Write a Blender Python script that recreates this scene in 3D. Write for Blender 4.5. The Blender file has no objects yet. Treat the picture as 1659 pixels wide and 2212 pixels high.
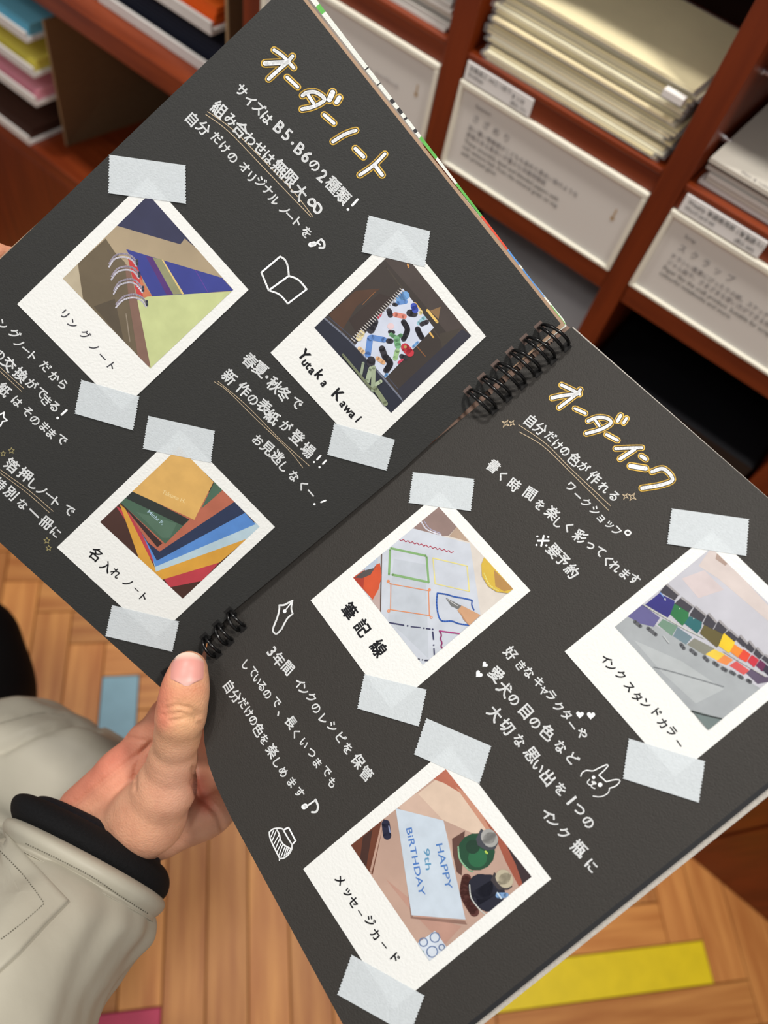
import bpy, bmesh, math, random
import numpy as np
from mathutils import Vector, Matrix, noise
random.seed(7)
# ---------------------------------------------------------------- camera (phone held above the album)
W, H, FPX = 1659, 2212, 1600.0
CX, CY = 829.5, 1106.0
CAM = np.array([0.0, 0.0, 1.45])
def nrm(v): return v / np.linalg.norm(v)
_down = nrm(np.array([533 - CX, 2044 - CY, FPX]))
_x = np.array([5830.0, 4700.0, -FPX]); _x = nrm(_x - _down * _x.dot(_down))
_y = nrm(np.cross(_x, _down))
if _y[0] < 0: _y = -_y
RM = np.array([_x, _y, -_down])                 # lens frame -> world
scene = bpy.context.scene
COL = scene.collection
cam_d = bpy.data.cameras.new('camera'); cam_o = bpy.data.objects.new('camera', cam_d); COL.objects.link(cam_o)
cam_d.sensor_fit = 'VERTICAL'; cam_d.sensor_height = 36.0; cam_d.lens = 36.0 * FPX / H
cam_d.clip_start = 0.02; cam_d.clip_end = 50
_r = RM @ np.array([1., 0, 0]); _u = RM @ np.array([0, -1., 0]); _b = RM @ np.array([0, 0, -1.])
cam_o.matrix_world = Matrix([[_r[i], _u[i], _b[i], CAM[i]] for i in range(3)] + [[0, 0, 0, 1]])
cam_d.dof.use_dof = True; cam_d.dof.focus_distance = 0.325; cam_d.dof.aperture_fstop = 7.8
scene.camera = cam_o
# ---------------------------------------------------------------- world, lights, exposure
scene.view_settings.view_transform = 'Standard'; scene.view_settings.look = 'None'
scene.view_settings.gamma = 1.0; scene.view_settings.use_curve_mapping = False
scene.view_settings.exposure = 0.0
wd = bpy.data.worlds.new('world'); scene.world = wd; wd.use_nodes = True
bg = wd.node_tree.nodes['Background']; bg.inputs[0].default_value = (1.0, 0.98, 0.95, 1); bg.inputs[1].default_value = 0.27
def area(name, loc, size, power, col=(1, .9, .78), tgt=(-.1, .25, 1.0)):
    l = bpy.data.lights.new(name, 'AREA'); l.shape = 'DISK'; l.size = size; l.energy = power; l.color = col
    o = bpy.data.objects.new(name, l); COL.objects.link(o); o.location = loc
    d = Vector(tgt) - Vector(loc); o.rotation_euler = d.to_track_quat('-Z', 'Y').to_euler()
    return o
area('ceiling_lamp', (0.35, 0.42, 2.75), 0.16, 21, col=(1, .96, .90), tgt=(.2, .4, 0))
area('ceiling_lamp', (-0.95, 0.38, 2.75), 0.16, 17, col=(1, .96, .90), tgt=(-.9, .4, 0))
area('ceiling_lamp', (-1.25, -0.75, 2.75), 0.30, 4.5, col=(1, .97, .93))
area('ceiling_lamp', (0.0, -1.30, 2.75), 0.30, 4.5, col=(1, .97, .93))
area('ceiling_panel', (0.2, -0.9, 2.8), 1.6, 4, col=(1, .97, .93), tgt=(-.1, .5, .6))
# ---------------------------------------------------------------- helpers
def lin(c):
    return tuple(((x / 255) / 12.92 if x / 255 <= .04045 else ((x / 255 + .055) / 1.055) ** 2.4) for x in c) + (1.0,)
MATS = {}
def mat(name, rgb, rough=0.6, spec=0.4, metal=0, coat=0, noise_amt=0, noise_scale=200, bump=0, bump_scale=600, sss=0, alpha=1, stretch=None, rgb2=None, rnd=0, trans=0, coords='Object'):
    if name in MATS: return MATS[name]
    m = bpy.data.materials.new(name); m.use_nodes = True; MATS[name] = m
    nt = m.node_tree; b = nt.nodes['Principled BSDF']
    b.inputs['Base Color'].default_value = lin(rgb); b.inputs['Roughness'].default_value = rough
    b.inputs['Specular IOR Level'].default_value = spec; b.inputs['Metallic'].default_value = metal
    b.inputs['Coat Weight'].default_value = coat; b.inputs['Coat Roughness'].default_value = .25
    b.inputs['Alpha'].default_value = alpha
    if trans: b.inputs['Transmission Weight'].default_value = trans
    if sss:
        b.inputs['Subsurface Weight'].default_value = sss; b.inputs['Subsurface Radius'].default_value = (1, .35, .2); b.inputs['Subsurface Scale'].default_value = .004
    tc = nt.nodes.new('ShaderNodeTexCoord'); mp = nt.nodes.new('ShaderNodeMapping')
    nt.links.new(tc.outputs[coords], mp.inputs[0])
    if stretch: mp.inputs['Scale'].default_value = stretch
    col_out = None
    if noise_amt or rgb2:
        n = nt.nodes.new('ShaderNodeTexNoise'); n.inputs['Scale'].default_value = noise_scale; n.inputs['Detail'].default_value = 5
        nt.links.new(mp.outputs[0], n.inputs['Vector'])
        if rnd:
            oi = nt.nodes.new('ShaderNodeObjectInfo'); n.noise_dimensions = '4D'
            ml = nt.nodes.new('ShaderNodeMath'); ml.operation = 'MULTIPLY'; ml.inputs[1].default_value = 37.0
            nt.links.new(oi.outputs['Random'], ml.inputs[0]); nt.links.new(ml.outputs[0], n.inputs['W'])
        rp = nt.nodes.new('ShaderNodeValToRGB')
        rp.color_ramp.elements[0].position = .32; rp.color_ramp.elements[1].position = .68
        c1 = lin(rgb)
        c2 = lin(rgb2) if rgb2 else tuple(min(1, x * (1 + noise_amt)) for x in c1[:3]) + (1,)
        c0 = c1 if rgb2 else tuple(x * (1 - noise_amt) for x in c1[:3]) + (1,)
        rp.color_ramp.elements[0].color = c0; rp.color_ramp.elements[1].color = c2
        nt.links.new(n.outputs['Fac'], rp.inputs[0]); col_out = rp.outputs[0]
    if rnd:
        oi = nt.nodes.new('ShaderNodeObjectInfo'); hs = nt.nodes.new('ShaderNodeHueSaturation')
        mr = nt.nodes.new('ShaderNodeMapRange'); mr.inputs['To Min'].default_value = 1 - rnd; mr.inputs['To Max'].default_value = 1 + rnd
        nt.links.new(oi.outputs['Random'], mr.inputs['Value']); nt.links.new(mr.outputs[0], hs.inputs['Value'])
        if col_out: nt.links.new(col_out, hs.inputs['Color'])
        else: hs.inputs['Color'].default_value = lin(rgb)
        col_out = hs.outputs[0]
    if col_out: nt.links.new(col_out, b.inputs['Base Color'])
    if bump:
        n2 = nt.nodes.new('ShaderNodeTexNoise'); n2.inputs['Scale'].default_value = bump_scale; n2.inputs['Detail'].default_value = 4
        bp = nt.nodes.new('ShaderNodeBump'); bp.inputs['Strength'].default_value = bump; bp.inputs['Distance'].default_value = .001
        nt.links.new(mp.outputs[0], n2.inputs['Vector']); nt.links.new(n2.outputs['Fac'], bp.inputs['Height']); nt.links.new(bp.outputs[0], b.inputs['Normal'])
    return m
def flat(rgb, rough=.5):
    c = [int(.86 * x + .04 * sum(rgb) / 3) for x in rgb]; return mat('ink_%02x%02x%02x' % tuple(rgb), c, rough=rough, spec=.35, noise_amt=.07, noise_scale=130)
class MB:
    """collects faces in world space; build() links them as ONE mesh object"""
    def __init__(s): s.v = []; s.f = []; s.m = []; s.mats = []
    def mi(s, m):
        if m not in s.mats: s.mats.append(m)
        return s.mats.index(m)
    def poly(s, pts, m):
        k = len(s.v); s.v += [tuple(p) for p in pts]; s.f.append(tuple(range(k, k + len(pts)))); s.m.append(s.mi(m))
    def mesh(s, vs, fs, m):
        k = len(s.v); i = s.mi(m); s.v += [tuple(p) for p in vs]
        for f in fs: s.f.append(tuple(k + a for a in f)); s.m.append(i)
    def prism(s, top, bot, m, mside=None):
        n = len(top); k = len(s.v); i = s.mi(m); j = s.mi(mside or m)
        s.v += [tuple(p) for p in top] + [tuple(p) for p in bot]
        s.f.append(tuple(range(k, k + n))); s.m.append(i)
        s.f.append(tuple(range(k + 2 * n - 1, k + n - 1, -1))); s.m.append(i)
        for a in range(n):
            b = (a + 1) % n; s.f.append((k + a, k + n + a, k + n + b, k + b)); s.m.append(j)
    def box(s, x0, x1, y0, y1, z0, z1, m):
        s.prism([(x0, y0, z1), (x1, y0, z1), (x1, y1, z1), (x0, y1, z1)], [(x0, y0, z0), (x1, y0, z0), (x1, y1, z0), (x0, y1, z0)], m)
    def build(s, name, parent=None, smooth=False, origin=None, bevel=0):
        o0 = np.array(parent['_o']) if parent is not None else (np.array(origin) if origin is not None else np.zeros(3))
        me = bpy.data.meshes.new(name)
        me.from_pydata([tuple(np.array(p) - o0) for p in s.v], [], s.f)
        for m in s.mats: me.materials.append(m)
        me.polygons.foreach_set('material_index', s.m)
        if smooth: me.polygons.foreach_set('use_smooth', [True] * len(s.f))
        me.update()
        o = bpy.data.objects.new(name, me); COL.objects.link(o)
        if parent is not None: o.parent = parent
        else: o.location = tuple(o0)
        o['_o'] = [float(a) for a in o0]
        if bevel:
            bm = o.modifiers.new('bevel', 'BEVEL'); bm.width = bevel; bm.segments = 2; bm.limit_method = 'ANGLE'
        return o
def tag(o, label, cat=None, group=None, kind=None):
    if label: o['label'] = label
    if cat: o['category'] = cat
    if group: o['group'] = group
    if kind: o['kind'] = kind
    return o
def thing(name, loc, label, cat, group=None):
    o = bpy.data.objects.new(name, None); COL.objects.link(o); o.location = tuple(loc); o.empty_display_size = .02
    o['_o'] = [float(a) for a in loc]
    return tag(o, label, cat, group)
# pixel of the photograph -> point in the room
def ray(px, py): return RM @ np.array([px - CX, py - CY, FPX])
def at(px, py, d): return CAM + ray(px, py) * (d / FPX)                 # at depth d along the lens axis
def proj(p):
    q = RM.T @ (np.array(p) - CAM); return CX + FPX * q[0] / q[2], CY + FPX * q[1] / q[2], q[2]
def onY(px, py, Y): r = ray(px, py); return CAM + r * (Y / r[1])
def onZ(px, py, Z): r = ray(px, py); return CAM + r * ((Z - CAM[2]) / r[2])
class Plane:
    def __init__(s, o, x, y):    # lens-frame points: origin, along x, along y
        s.o = CAM + RM @ np.array(o); s.n = nrm(np.cross(RM @ (np.array(x) - np.array(o)), RM @ (np.array(y) - np.array(o))))
        if s.n.dot(CAM - s.o) < 0: s.n = -s.n
    def at(s, px, py, h=0.0):
        r = ray(px, py); o = s.o + s.n * h
        return CAM + r * ((o - CAM).dot(s.n) / r.dot(s.n))
    def scale(s, px, py):        # metres per pixel there
        return proj(s.at(px, py))[2] / FPX
PA = Plane((.08382678, -.08334039, .33729433), (-.03955932, -.21783407, .30202459), (-.10751923, .08713709, .35661099))
PB = Plane((.08382678, -.08334039, .33729433), (.18996209, .04512333, .25489893), (-.10751923, .08713709, .35661099))
ZF = dict(Z1=(380, 160, 3.95), Z2=(540, 80, 5.184), Z3=(0, 640, 5.184), Z4=(0, 940, 6.9125), Z5=(440, 740, 5.184), B1=(1040, 800, 3.607), B2=(1000, 960, 3.95),
          B3=(460, 1380, 4.608), B4=(1010, 1370, 4.608), B5=(1130, 1600, 6.144), P1=(20, 320, 3.072), P2=(560, 450, 3.318), P3=(100, 880, 3.19), P4=(650, 1000, 3.19),
          P5=(1200, 1080, 3.3), P6=(640, 1520, 2.911), N1=(560, 1270, 13.82), N2=(560, 1760, 13.82), PX=(0, 0, 1.0))
def zc(z, p): a = ZF[z]; return (a[0] + p[0] / a[2], a[1] + p[1] / a[2])
def smooth_line(pts, n=5):
    if len(pts) < 3: return list(pts)
    P = [pts[0]] + list(pts) + [pts[-1]]; out = []
    for i in range(1, len(P) - 2):
        p0, p1, p2, p3 = [np.array(q, float) for q in P[i - 1:i + 3]]
        for k in range(n):
            t = k / n
            out.append(tuple(.5 * (2 * p1 + (p2 - p0) * t + (2 * p0 - 5 * p1 + 4 * p2 - p3) * t * t + (3 * p1 - p0 - 3 * p2 + p3) * t ** 3)))
    out.append(tuple(pts[-1])); return out
def stroke(mb, pl, z, pts, w, m, h, curve=True):
    """pen line of width w (pixels of view z) on plane pl"""
    s = ZF[z][2]; r = w / 2 / s
    q = [zc(z, p) for p in pts]
    if curve: q = smooth_line(q)
    for p in (q if len(q) < 40 else q[::1]):
        mb.poly([pl.at(p[0] + r * math.cos(a), p[1] + r * math.sin(a), h) for a in [k * math.pi / 5 for k in range(10)]], m)
    for a, b in zip(q[:-1], q[1:]):
        d = np.array(b) - np.array(a); L = np.linalg.norm(d)
        if L < 1e-6: continue
        n = np.array([-d[1], d[0]]) / L * r
        mb.poly([pl.at(*(np.array(a) + n), h), pl.at(*(np.array(b) + n), h), pl.at(*(np.array(b) - n), h), pl.at(*(np.array(a) - n), h)], m)
GL = {}
def glyph_mesh(txt, off):
    k = (txt, off)
    if k not in GL:
        cu = bpy.data.curves.new('t', 'FONT'); cu.body = txt; cu.offset = off; cu.resolution_u = 3
        o = bpy.data.objects.new('t', cu); COL.objects.link(o)
        me = bpy.data.meshes.new_from_object(o.evaluated_get(bpy.context.evaluated_depsgraph_get()))
        vs = np.array([v.co[:2] for v in me.vertices]); fs = [tuple(p.vertices) for p in me.polygons]
        bpy.data.objects.remove(o); bpy.data.curves.remove(cu); bpy.data.meshes.remove(me)
        GL[k] = (vs, fs)
    return GL[k]
def glyphs(mb, pl, z, items, em, m, h, rot=None, off=.022, jit=6, sx=.94):
    """handwritten characters: each (char, x, y[, scale]) centred at a pixel of view z"""
    s = ZF[z][2]; pts = [zc(z, it[1:3]) for it in items]
    for i, it in enumerate(items):
        a = pts[max(0, i - 1)]; b = pts[min(len(pts) - 1, i + 1)]
        if rot is None:
            d = pl.at(*b) - pl.at(*a)
        else:
            d = pl.at(pts[i][0] + 10 * math.cos(rot), pts[i][1] + 10 * math.sin(rot)) - pl.at(*pts[i])
        u = nrm(d); v = np.cross(pl.n, u)
        # soften: blend with line direction
        dl = nrm(pl.at(*pts[-1]) - pl.at(*pts[0])) if len(pts) > 1 and rot is None else u
        u = nrm(dl * .85 + u * .15); v = nrm(np.cross(pl.n, u))
        j = math.radians(random.uniform(-jit, jit)); u, v = u * math.cos(j) + v * math.sin(j), v * math.cos(j) - u * math.sin(j)
        vs, fs = glyph_mesh(it[0], 0)
        if len(vs) == 0: continue
        c = (vs.max(0) + vs.min(0)) / 2; k = em / s * (it[3] if len(it) > 3 else 1) * pl.scale(*pts[i])
        o = pl.at(pts[i][0], pts[i][1], h); cc = ord(it[0][0])
        if len(it) < 4: k *= .84 if 0x3040 < cc < 0x30ff and cc != 0x30fc else .8 if cc == 0x30fc else 1.1 if cc < 128 and z != 'P2' else 1.0
        for q in range(7 if off else 1):       # pen thickness: the glyph laid down a few times, nudged by a fraction of a stroke
            ox = off * math.cos(q * math.pi / 3) * (q > 0); oy = off * math.sin(q * math.pi / 3) * (q > 0)
            mb.mesh([o + u * ((p[0] - c[0] + ox) * k * sx) + v * ((p[1] - c[1] + oy) * k) for p in vs], fs, m)
def print_text(mb, txt, o, u, v, em, m, off=0.0, fit=None):
    vs, fs = glyph_mesh(txt, off)
    if len(vs) == 0: return
    k = em; kx = em
    if fit: kx = fit / (vs[:, 0].max() - vs[:, 0].min())
    x0 = vs[:, 0].min() if fit else 0
    o = np.array(o); u = np.array(u); v = np.array(v)
    mb.mesh([o + u * ((p[0] - x0) * kx) + v * (p[1] * k) for p in vs], fs, m)
def clip(poly, quad):
    """Sutherland-Hodgman against a convex quad"""
    area2 = sum(quad[i][0] * quad[(i + 1) % 4][1] - quad[(i + 1) % 4][0] * quad[i][1] for i in range(4)); sg = 1 if area2 > 0 else -1
    out = list(poly)
    for i in range(4):
        a, b = quad[i], quad[(i + 1) % 4]; inp, out = out, []
        f = lambda p: sg * ((b[0] - a[0]) * (p[1] - a[1]) - (b[1] - a[1]) * (p[0] - a[0]))
        for k in range(len(inp)):
            p, q = inp[k - 1], inp[k]; fp, fq = f(p), f(q)
            if (fp >= 0) != (fq >= 0):
                t = fp / (fp - fq); out.append((p[0] + (q[0] - p[0]) * t, p[1] + (q[1] - p[1]) * t))
            if fq >= 0: out.append(q)
        if not out: return []
    return out
# ---------------------------------------------------------------- floor: herringbone parquet, every block a piece
wood_f = mat('parquet_oak', (182, 110, 52), rough=.42, spec=.4, noise_scale=1.0, rgb2=(222, 154, 84), stretch=(5, 60, 20), rnd=.2, bump=.15, bump_scale=60)
fl = MB(); fl.box(-2.2, 2.0, -1.6, 1.1, -.05, -.012, mat('subfloor', (70, 42, 25), rough=.9))
floor = fl.build('floor', origin=(0, 0, 0)); tag(floor, None, kind='structure')
PW, PL = .068, .476
bmk = bmesh.new(); bmesh.ops.create_cube(bmk, size=1)
for v in bmk.verts: v.co = Vector((v.co.x * (PL - .0016), v.co.y * (PW - .0016), v.co.z * .012 - .006))
bmesh.ops.bevel(bmk, geom=[e for e in bmk.edges if e.verts[0].co.z > -.001 and e.verts[1].co.z > -.001], offset=.0009, segments=1, affect='EDGES')
plank_me = bpy.data.meshes.new('plank'); bmk.to_mesh(plank_me); plank_me.materials.append(wood_f)
paint = {'y': mat('yellow_block', (240, 212, 26), rough=.45, noise_amt=.05, noise_scale=30), 'b': mat('blue_block', (140, 182, 200), rough=.45, noise_amt=.05, noise_scale=30),
         'p': mat('pink_block', (190, 55, 90), rough=.45, noise_amt=.05, noise_scale=30)}
def plank(p0, q0, vert, colour=None):
    pc, qc = (p0 + PW / 2, q0 + PL / 2) if vert else (p0 + PL / 2, q0 + PW / 2)
    x, y = (pc - qc) / 2 ** .5, (pc + qc) / 2 ** .5
    if not (-1.75 < x < 1.6 and -1.05 < y < .86): return
    me = plank_me
    if colour:
        me = plank_me.copy(); me.materials.clear(); me.materials.append(paint[colour])
    o = bpy.data.objects.new('plank', me); COL.objects.link(o); o.parent = floor
    o.location = (x, y, random.uniform(-.0006, 0)); o.rotation_euler = (0, 0, math.radians(45 + (90 if vert else 0)))
    if colour: o['label'] = {'y': 'yellow', 'b': 'light blue', 'p': 'pink'}[colour] + ' painted parquet block'
for m_ in range(-3, 4):
    for k in range(-30, 31):
        pe = .7505 + k * PW + m_ * 2 * PL; qb = -(k + 1) * PW - .002
        ch = 'y' if (m_, k) == (0, 1) else 'p' if (m_, k) == (-1, 1) else None
        plank(pe - PL, qb, False, ch)
        plank(pe, qb, True, 'b' if (m_, k) == (-1, -1) else None)
# ---------------------------------------------------------------- shelf unit
YF = .64; YB = .96
cab = mat('cherry_wood', (100, 35, 7), rough=.42, spec=.4, noise_scale=1.0, rgb2=(124, 48, 12), stretch=(70, 70, 6), bump=.1, bump_scale=30)
cabh = mat('cherry_wood_level', (108, 38, 9), rough=.4, spec=.45, noise_scale=1.0, rgb2=(138, 58, 22), stretch=(6, 70, 70), bump=.1, bump_scale=30)
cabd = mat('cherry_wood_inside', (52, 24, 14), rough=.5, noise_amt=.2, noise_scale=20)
shelf = thing('shelf_unit', (-.2, .8, 0), 'red-brown cherry wood wall shelving with open compartments, facing the open album', 'shelving')
def sbox(name, x0, x1, y0, y1, z0, z1, m=cab, bev=.0012, parent=None, label=None):
    b = MB(); b.box(x0, x1, y0, y1, z0, z1, m); o = b.build(name, parent or shelf, bevel=bev)
    if label: o['label'] = label
    return o
TOP = 1.75
posts = [(-.64, -.612), (-.375, -.350), (-.1345, -.1115), (.106, .130), (.346, .370), (.586, .61)]
sbox('post', -1.70, -1.67, YF, YB, .0, TOP)
for a, b_ in posts: sbox('post', a, b_, YF, YB, .80, TOP)
cols = [(-.612, -.375), (-.350, -.1345), (-.1115, .106), (.130, .346), (.370, .586)]
for a, b_ in cols:
    sbox('shelf', a, b_, YF + .001, YB - .01, 1.0835, 1.089, cabh)
    sbox('rail', a, b_, YF + .003, YF + .02, 1.065, 1.0835, cabh)
    sbox('rail', a, b_, YF + .002, YF + .02, .953, .977, cabh)
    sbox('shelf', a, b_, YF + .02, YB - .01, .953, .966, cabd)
    sbox('shelf', a, b_, YF + .001, YB - .01, 1.335, 1.345, cabh)
    sbox('shelf', a, b_, YF + .001, YB - .01, 1.55, 1.56, cabh)
sbox('shelf', -1.67, -.64, YF, YB - .01, .835, .867, cabh)
sbox('shelf', -1.67, -.64, YF, YB - .01, .515, .545, cabh)
sbox('shelf', -1.67, -.64, YF, YB - .01, 1.25, 1.28, cabh)
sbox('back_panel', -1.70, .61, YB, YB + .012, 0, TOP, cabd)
sbox('shelf', -.64, .61, YF + .001, YB - .01, .77, .80, cabh)
sbox('side_panel', -.66, -.64, YF + .02, YB - .01, .0, .80, cab)
for a, b_, z in [(-1.67, -1.0, .515), (-.995, -.64, .515), (-.64, -.14, .77), (-.135, .5165, .77), (.5185, 1.05, .77)]:
    sbox('base_panel', a + .0008, b_ - .0008, YF, YF + .02, 0.0, z, cab, bev=.0025)
sbox('shelf', .61, 1.05, YF, YB - .01, .77, .80, cabh)
steel = mat('steel_pin', (225, 225, 230), rough=.2, metal=1)
for px, py in [(1562, 298), (1648, 152)]:                      # shelf pins in the post's side
    r = ray(px, py); t = -.1112 / r[0]; p = CAM + r * t
    b = MB()
    for x0, rr, l in ((0, .0035, .0015), (.0015, .0022, .007)):
        ring = [(p[0] + x0, p[1] + rr * math.cos(a), p[2] + rr * math.sin(a)) for a in [k * math.pi / 5 for k in range(10)]]
        b.prism(ring, [(q[0] + l, q[1], q[2]) for q in ring], steel)
    b.build('shelf_pin', shelf)['label'] = 'small shiny steel shelf pin'
# description signs in cream frames
card_m = mat('sign_card', (222, 218, 212), rough=.7); fr_m = mat('sign_frame_cream', (236, 232, 216), rough=.45, coat=.2)
lab_m = mat('label_card', (238, 236, 234), rough=.6); ink = mat('print_ink', (60, 58, 58), rough=.7); ink2 = mat('grey_ink', (120, 116, 118), rough=.7); gold_i = mat('gold_ink', (190, 160, 120), rough=.5)
def sign(x0, x1, title, small, jp, en, label, arrow=True):
    t = thing('description_sign', ((x0 + x1) / 2, YF + .005, .977), label, 'sign', 'framed paper descriptions on the shelf fronts')
    y = YF - .002
    for a, b_, c, d in [(x0, x1, 1.0595, 1.065), (x0, x1, .977, .9805), (x0, x0 + .0045, .9805, 1.0595), (x1 - .0045, x1, .9805, 1.0595)]:
        b = MB(); b.box(a, b_, y, YF + .004, c, d, fr_m); b.build('frame', t, bevel=.001)
    b = MB(); b.box(x0 + .0045, x1 - .0045, YF + .001, YF + .003, .9805, 1.0595, card_m); b.build('card', t)
    b = MB(); U = (1, 0, 0); V = (0, 0, 1); yy = YF + .0006; L = x0 + .022
    if title:
        print_text(b, small, (L, yy, 1.0475), U, V, .0052, ink2)
        for i, ch in enumerate(title): print_text(b, ch, (L + i * .0125, yy, 1.0345), U, V, .0085, ink2)
        z = 1.0245
        for s_ in jp: print_text(b, s_, (L - .002, yy, z), U, V, .0058, ink2, off=.005); z -= .0072
        for s_ in en: print_text(b, s_, (L - .002, yy, z), U, V, .0062, ink, off=.0); z -= .0066
    if title: b.build('lettering', t)
    if arrow:
        b = MB(); ax = x1 - .021
        b.poly([(ax - .0008, yy, 1.036), (ax - .0008, yy, 1.026), (ax + .0008, yy, 1.026), (ax + .0008, yy, 1.036)], gold_i)
        b.poly([(ax - .003, yy, 1.027), (ax, yy, 1.023), (ax + .003, yy, 1.027)], gold_i)
        b.build('arrow_mark', t)
sign(-.6115, -.3755, '', '', [], [], 'cream framed sign left of the cream envelopes, nearly blank with a faint arrow')
sign(-.3495, -.135, 'さざめり', 'Sazameri', ['淡い濃い華模様がこどもも染めた風合い染のような', '表情のある風合いが豊かな洋風特徴紙'], ['These smoothly dyed and blended papers with', 'rich texture feel, from the mineral grain on top', 'with printed glow.'],
     'cream framed paper sign right below the thick stack of cream envelopes')
sign(-.111, .1055, 'スクラップ', 'Scrap', ['チラシい風景にぴったりの紙。スケッチブックにも', 'ジャム絵や、さまざまな使い方ができる特徴紙'], ['Paper like the craft product. Suitable for scrapbook,', 'colourful notebooks and more.'],
     'cream framed sign titled with five katakana, under the white card packs')
sign(.1305, .3455, 'なみ', 'Nami', [], [], 'cream framed sign past the right edge post', arrow=False)
# the left sign shows one faint line of print
b = MB(); print_text(b, 'Note, sketchbook', (-.470, YF + .0004, 1.020), (1, 0, 0), (0, 0, 1), .007, mat('faint_ink', (168, 162, 162))); o = b.build('lettering', [x for x in scene.objects if x.name.startswith('description_sign')][0])
def price(x0, x1, lines, label):
    b = MB(); b.box(x0, x1, YF - .0005, YF + .002, 1.067, 1.083, lab_m)
    t = thing('price_label', ((x0 + x1) / 2, YF, 1.067), label, 'label', 'white price labels on the shelf edges')
    b.build('card', t)
    b = MB()
    for s_, dx, z, em in lines: print_text(b, s_, (x0 + dx, YF - .0009, z), (1, 0, 0), (0, 0, 1), em, ink, off=.004)
    b.build('lettering', t)
price(-.347, -.271, [('封筒長三 A4三つ折り', .004, 1.0768, .0052), ('Envelope', .004, 1.0715, .0048), ('¥ 110', .054, 1.075, .006), ('(税込 121)', .054, 1.0695, .0042)], 'white price label above the sign under the cream envelopes')
price(-.106, -.026, [('Weekly 単語帳用紙 (カラフル)', .004, 1.0765, .0056), ('Word card set', .004, 1.0708, .005), ('¥ 600', .057, 1.0755, .006), ('(税込 660)', .055, 1.0695, .0044)], 'white price label right under the white card packs')
# stacks of goods
def slab(name, x0, x1, y0, y1, z0, z1, m, rz=0, parent=None, bev=0, lift=0):
    b = MB(); cx, cy = (x0 + x1) / 2, (y0 + y1) / 2
    c, s_ = math.cos(rz), math.sin(rz)
    f = lambda x, y: (cx + (x - cx) * c - (y - cy) * s_, cy + (x - cx) * s_ + (y - cy) * c)
    q = [f(x0, y0), f(x1, y0), f(x1, y1), f(x0, y1)]
    b.prism([(a, d, z1) for a, d in q], [(a, d, z0) for a, d in q], m)
    return b, b.build(name, parent, origin=None if parent else (cx, cy, z0), bevel=bev)
creams = [mat('cream_envelope_%d' % i, c, rough=.55, coat=.5, noise_amt=.03, noise_scale=40) for i, c in enumerate([(252, 238, 190), (246, 230, 174), (254, 246, 212), (242, 226, 180)])]
clear = mat('clear_film', (255, 255, 255), rough=.12, spec=.6, alpha=.10)
ORD = ['', 'first', 'second', 'third', 'fourth', 'fifth', 'sixth', 'seventh', 'eighth', 'ninth', 'tenth', 'eleventh', 'twelfth', 'thirteenth', 'fourteenth', 'fifteenth', 'sixteenth', 'seventeenth', 'eighteenth', 'nineteenth', 'twentieth']
z = 1.0892; n_env = 21
for i in range(n_env):
    th = .0029 if i < n_env - 1 else .0036
    x0 = -.338 + random.uniform(-.004, .005); x1 = -.1445 + random.uniform(-.007, .004)
    if i == n_env - 1: x0, x1 = -.333, -.1452
    y0 = .647 + random.uniform(-.004, .006) + .0004 * i
    lab = 'cream paper envelope on top of the thick envelope stack' if i == n_env - 1 else 'cream paper envelope lying at the bottom of the thick envelope stack' if i == 0 else 'cream paper envelope, %s from the bottom of the thick stack' % ORD[i + 1]
    t = thing('envelope', ((x0 + x1) / 2, y0, z), lab, 'envelope', 'cream envelopes stacked in the middle compartment')
    rz = random.uniform(-.012, .012)
    slab('envelope_body', x0, x1, y0, y0 + .13, z + .0002, z + th - .0006, creams[i % 4], rz=rz, parent=t)
    slab('clear_sleeve', x0 - .003, x1 + .003, y0 - .002, y0 + .132, z, z + th - .0002, clear, rz=rz, parent=t)
    z += th
b_, o = slab('flap_tape', -.1665, -.1475, .6425, .6505, z - .0118, z - .0064, mat('white_sticker', (240, 236, 232)), parent=t)
greys = [mat('white_pad_%d' % i, c, rough=.55, coat=.3) for i, c in enumerate([(226, 222, 216), (206, 202, 196), (236, 232, 228), (214, 208, 196)])]
z = 1.0892
for i in range(15):
    th = .0042; x0 = -.600 + random.uniform(-.004, .004); x1 = -.3815 + random.uniform(-.003, .001); y0 = .650 + random.uniform(-.003, .006)
    lab = 'whitish paper pack at the bottom of the stack left of the cream envelopes' if i == 0 else 'whitish paper pack, %s from the bottom, in the stack left of the cream envelopes' % ORD[i + 1]
    b_, o = slab('paper_pack', x0, x1, y0, y0 + .15, z, z + th - .0006, greys[i % 4], rz=random.uniform(-.008, .008)); tag(o, lab, 'paper', 'whitish paper packs left of the envelopes'); z += th
z = 1.0892
for i in range(6):
    th = .0046; x0 = -.098 + random.uniform(-.008, .003); x1 = .09 + random.uniform(-.004, .004); y0 = .652 + random.uniform(-.003, .004)
    if i == 5: x0, x1, y0 = -.1055, -.012, .645
    lab = ['white card pack lowest in the stack right of the envelopes'] + ['white card pack, %s from the bottom of the low stack right of the envelopes' % ORD[k] for k in (2, 3, 4, 5)] + ['white card pack with printed word on top of the low stack']
    rz = random.uniform(-.012, .012) if i < 5 else 0
    t = thing('card_pack', ((x0 + x1) / 2, y0, z), lab[i], 'card pack', 'white card packs right of the envelopes')
    slab('card_body', x0, x1, y0, y0 + .17, z, z + th - .001, greys[(i + 2) % 4], rz=rz, parent=t)
    z += th
b = MB()
print_text(b, 'Weekly', (-.056, .661, z - .0003), (1, 0, 0), (0, 1, 0), .009, ink); print_text(b, '単語帳', (-.053, .6535, z - .0003), (1, 0, 0), (0, 1, 0), .0065, ink2); print_text(b, 'Plain & ruled colour', (-.078, .6472, z - .0003), (1, 0, 0), (0, 1, 0), .0052, ink2)
b.build('lettering', t)
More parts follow.
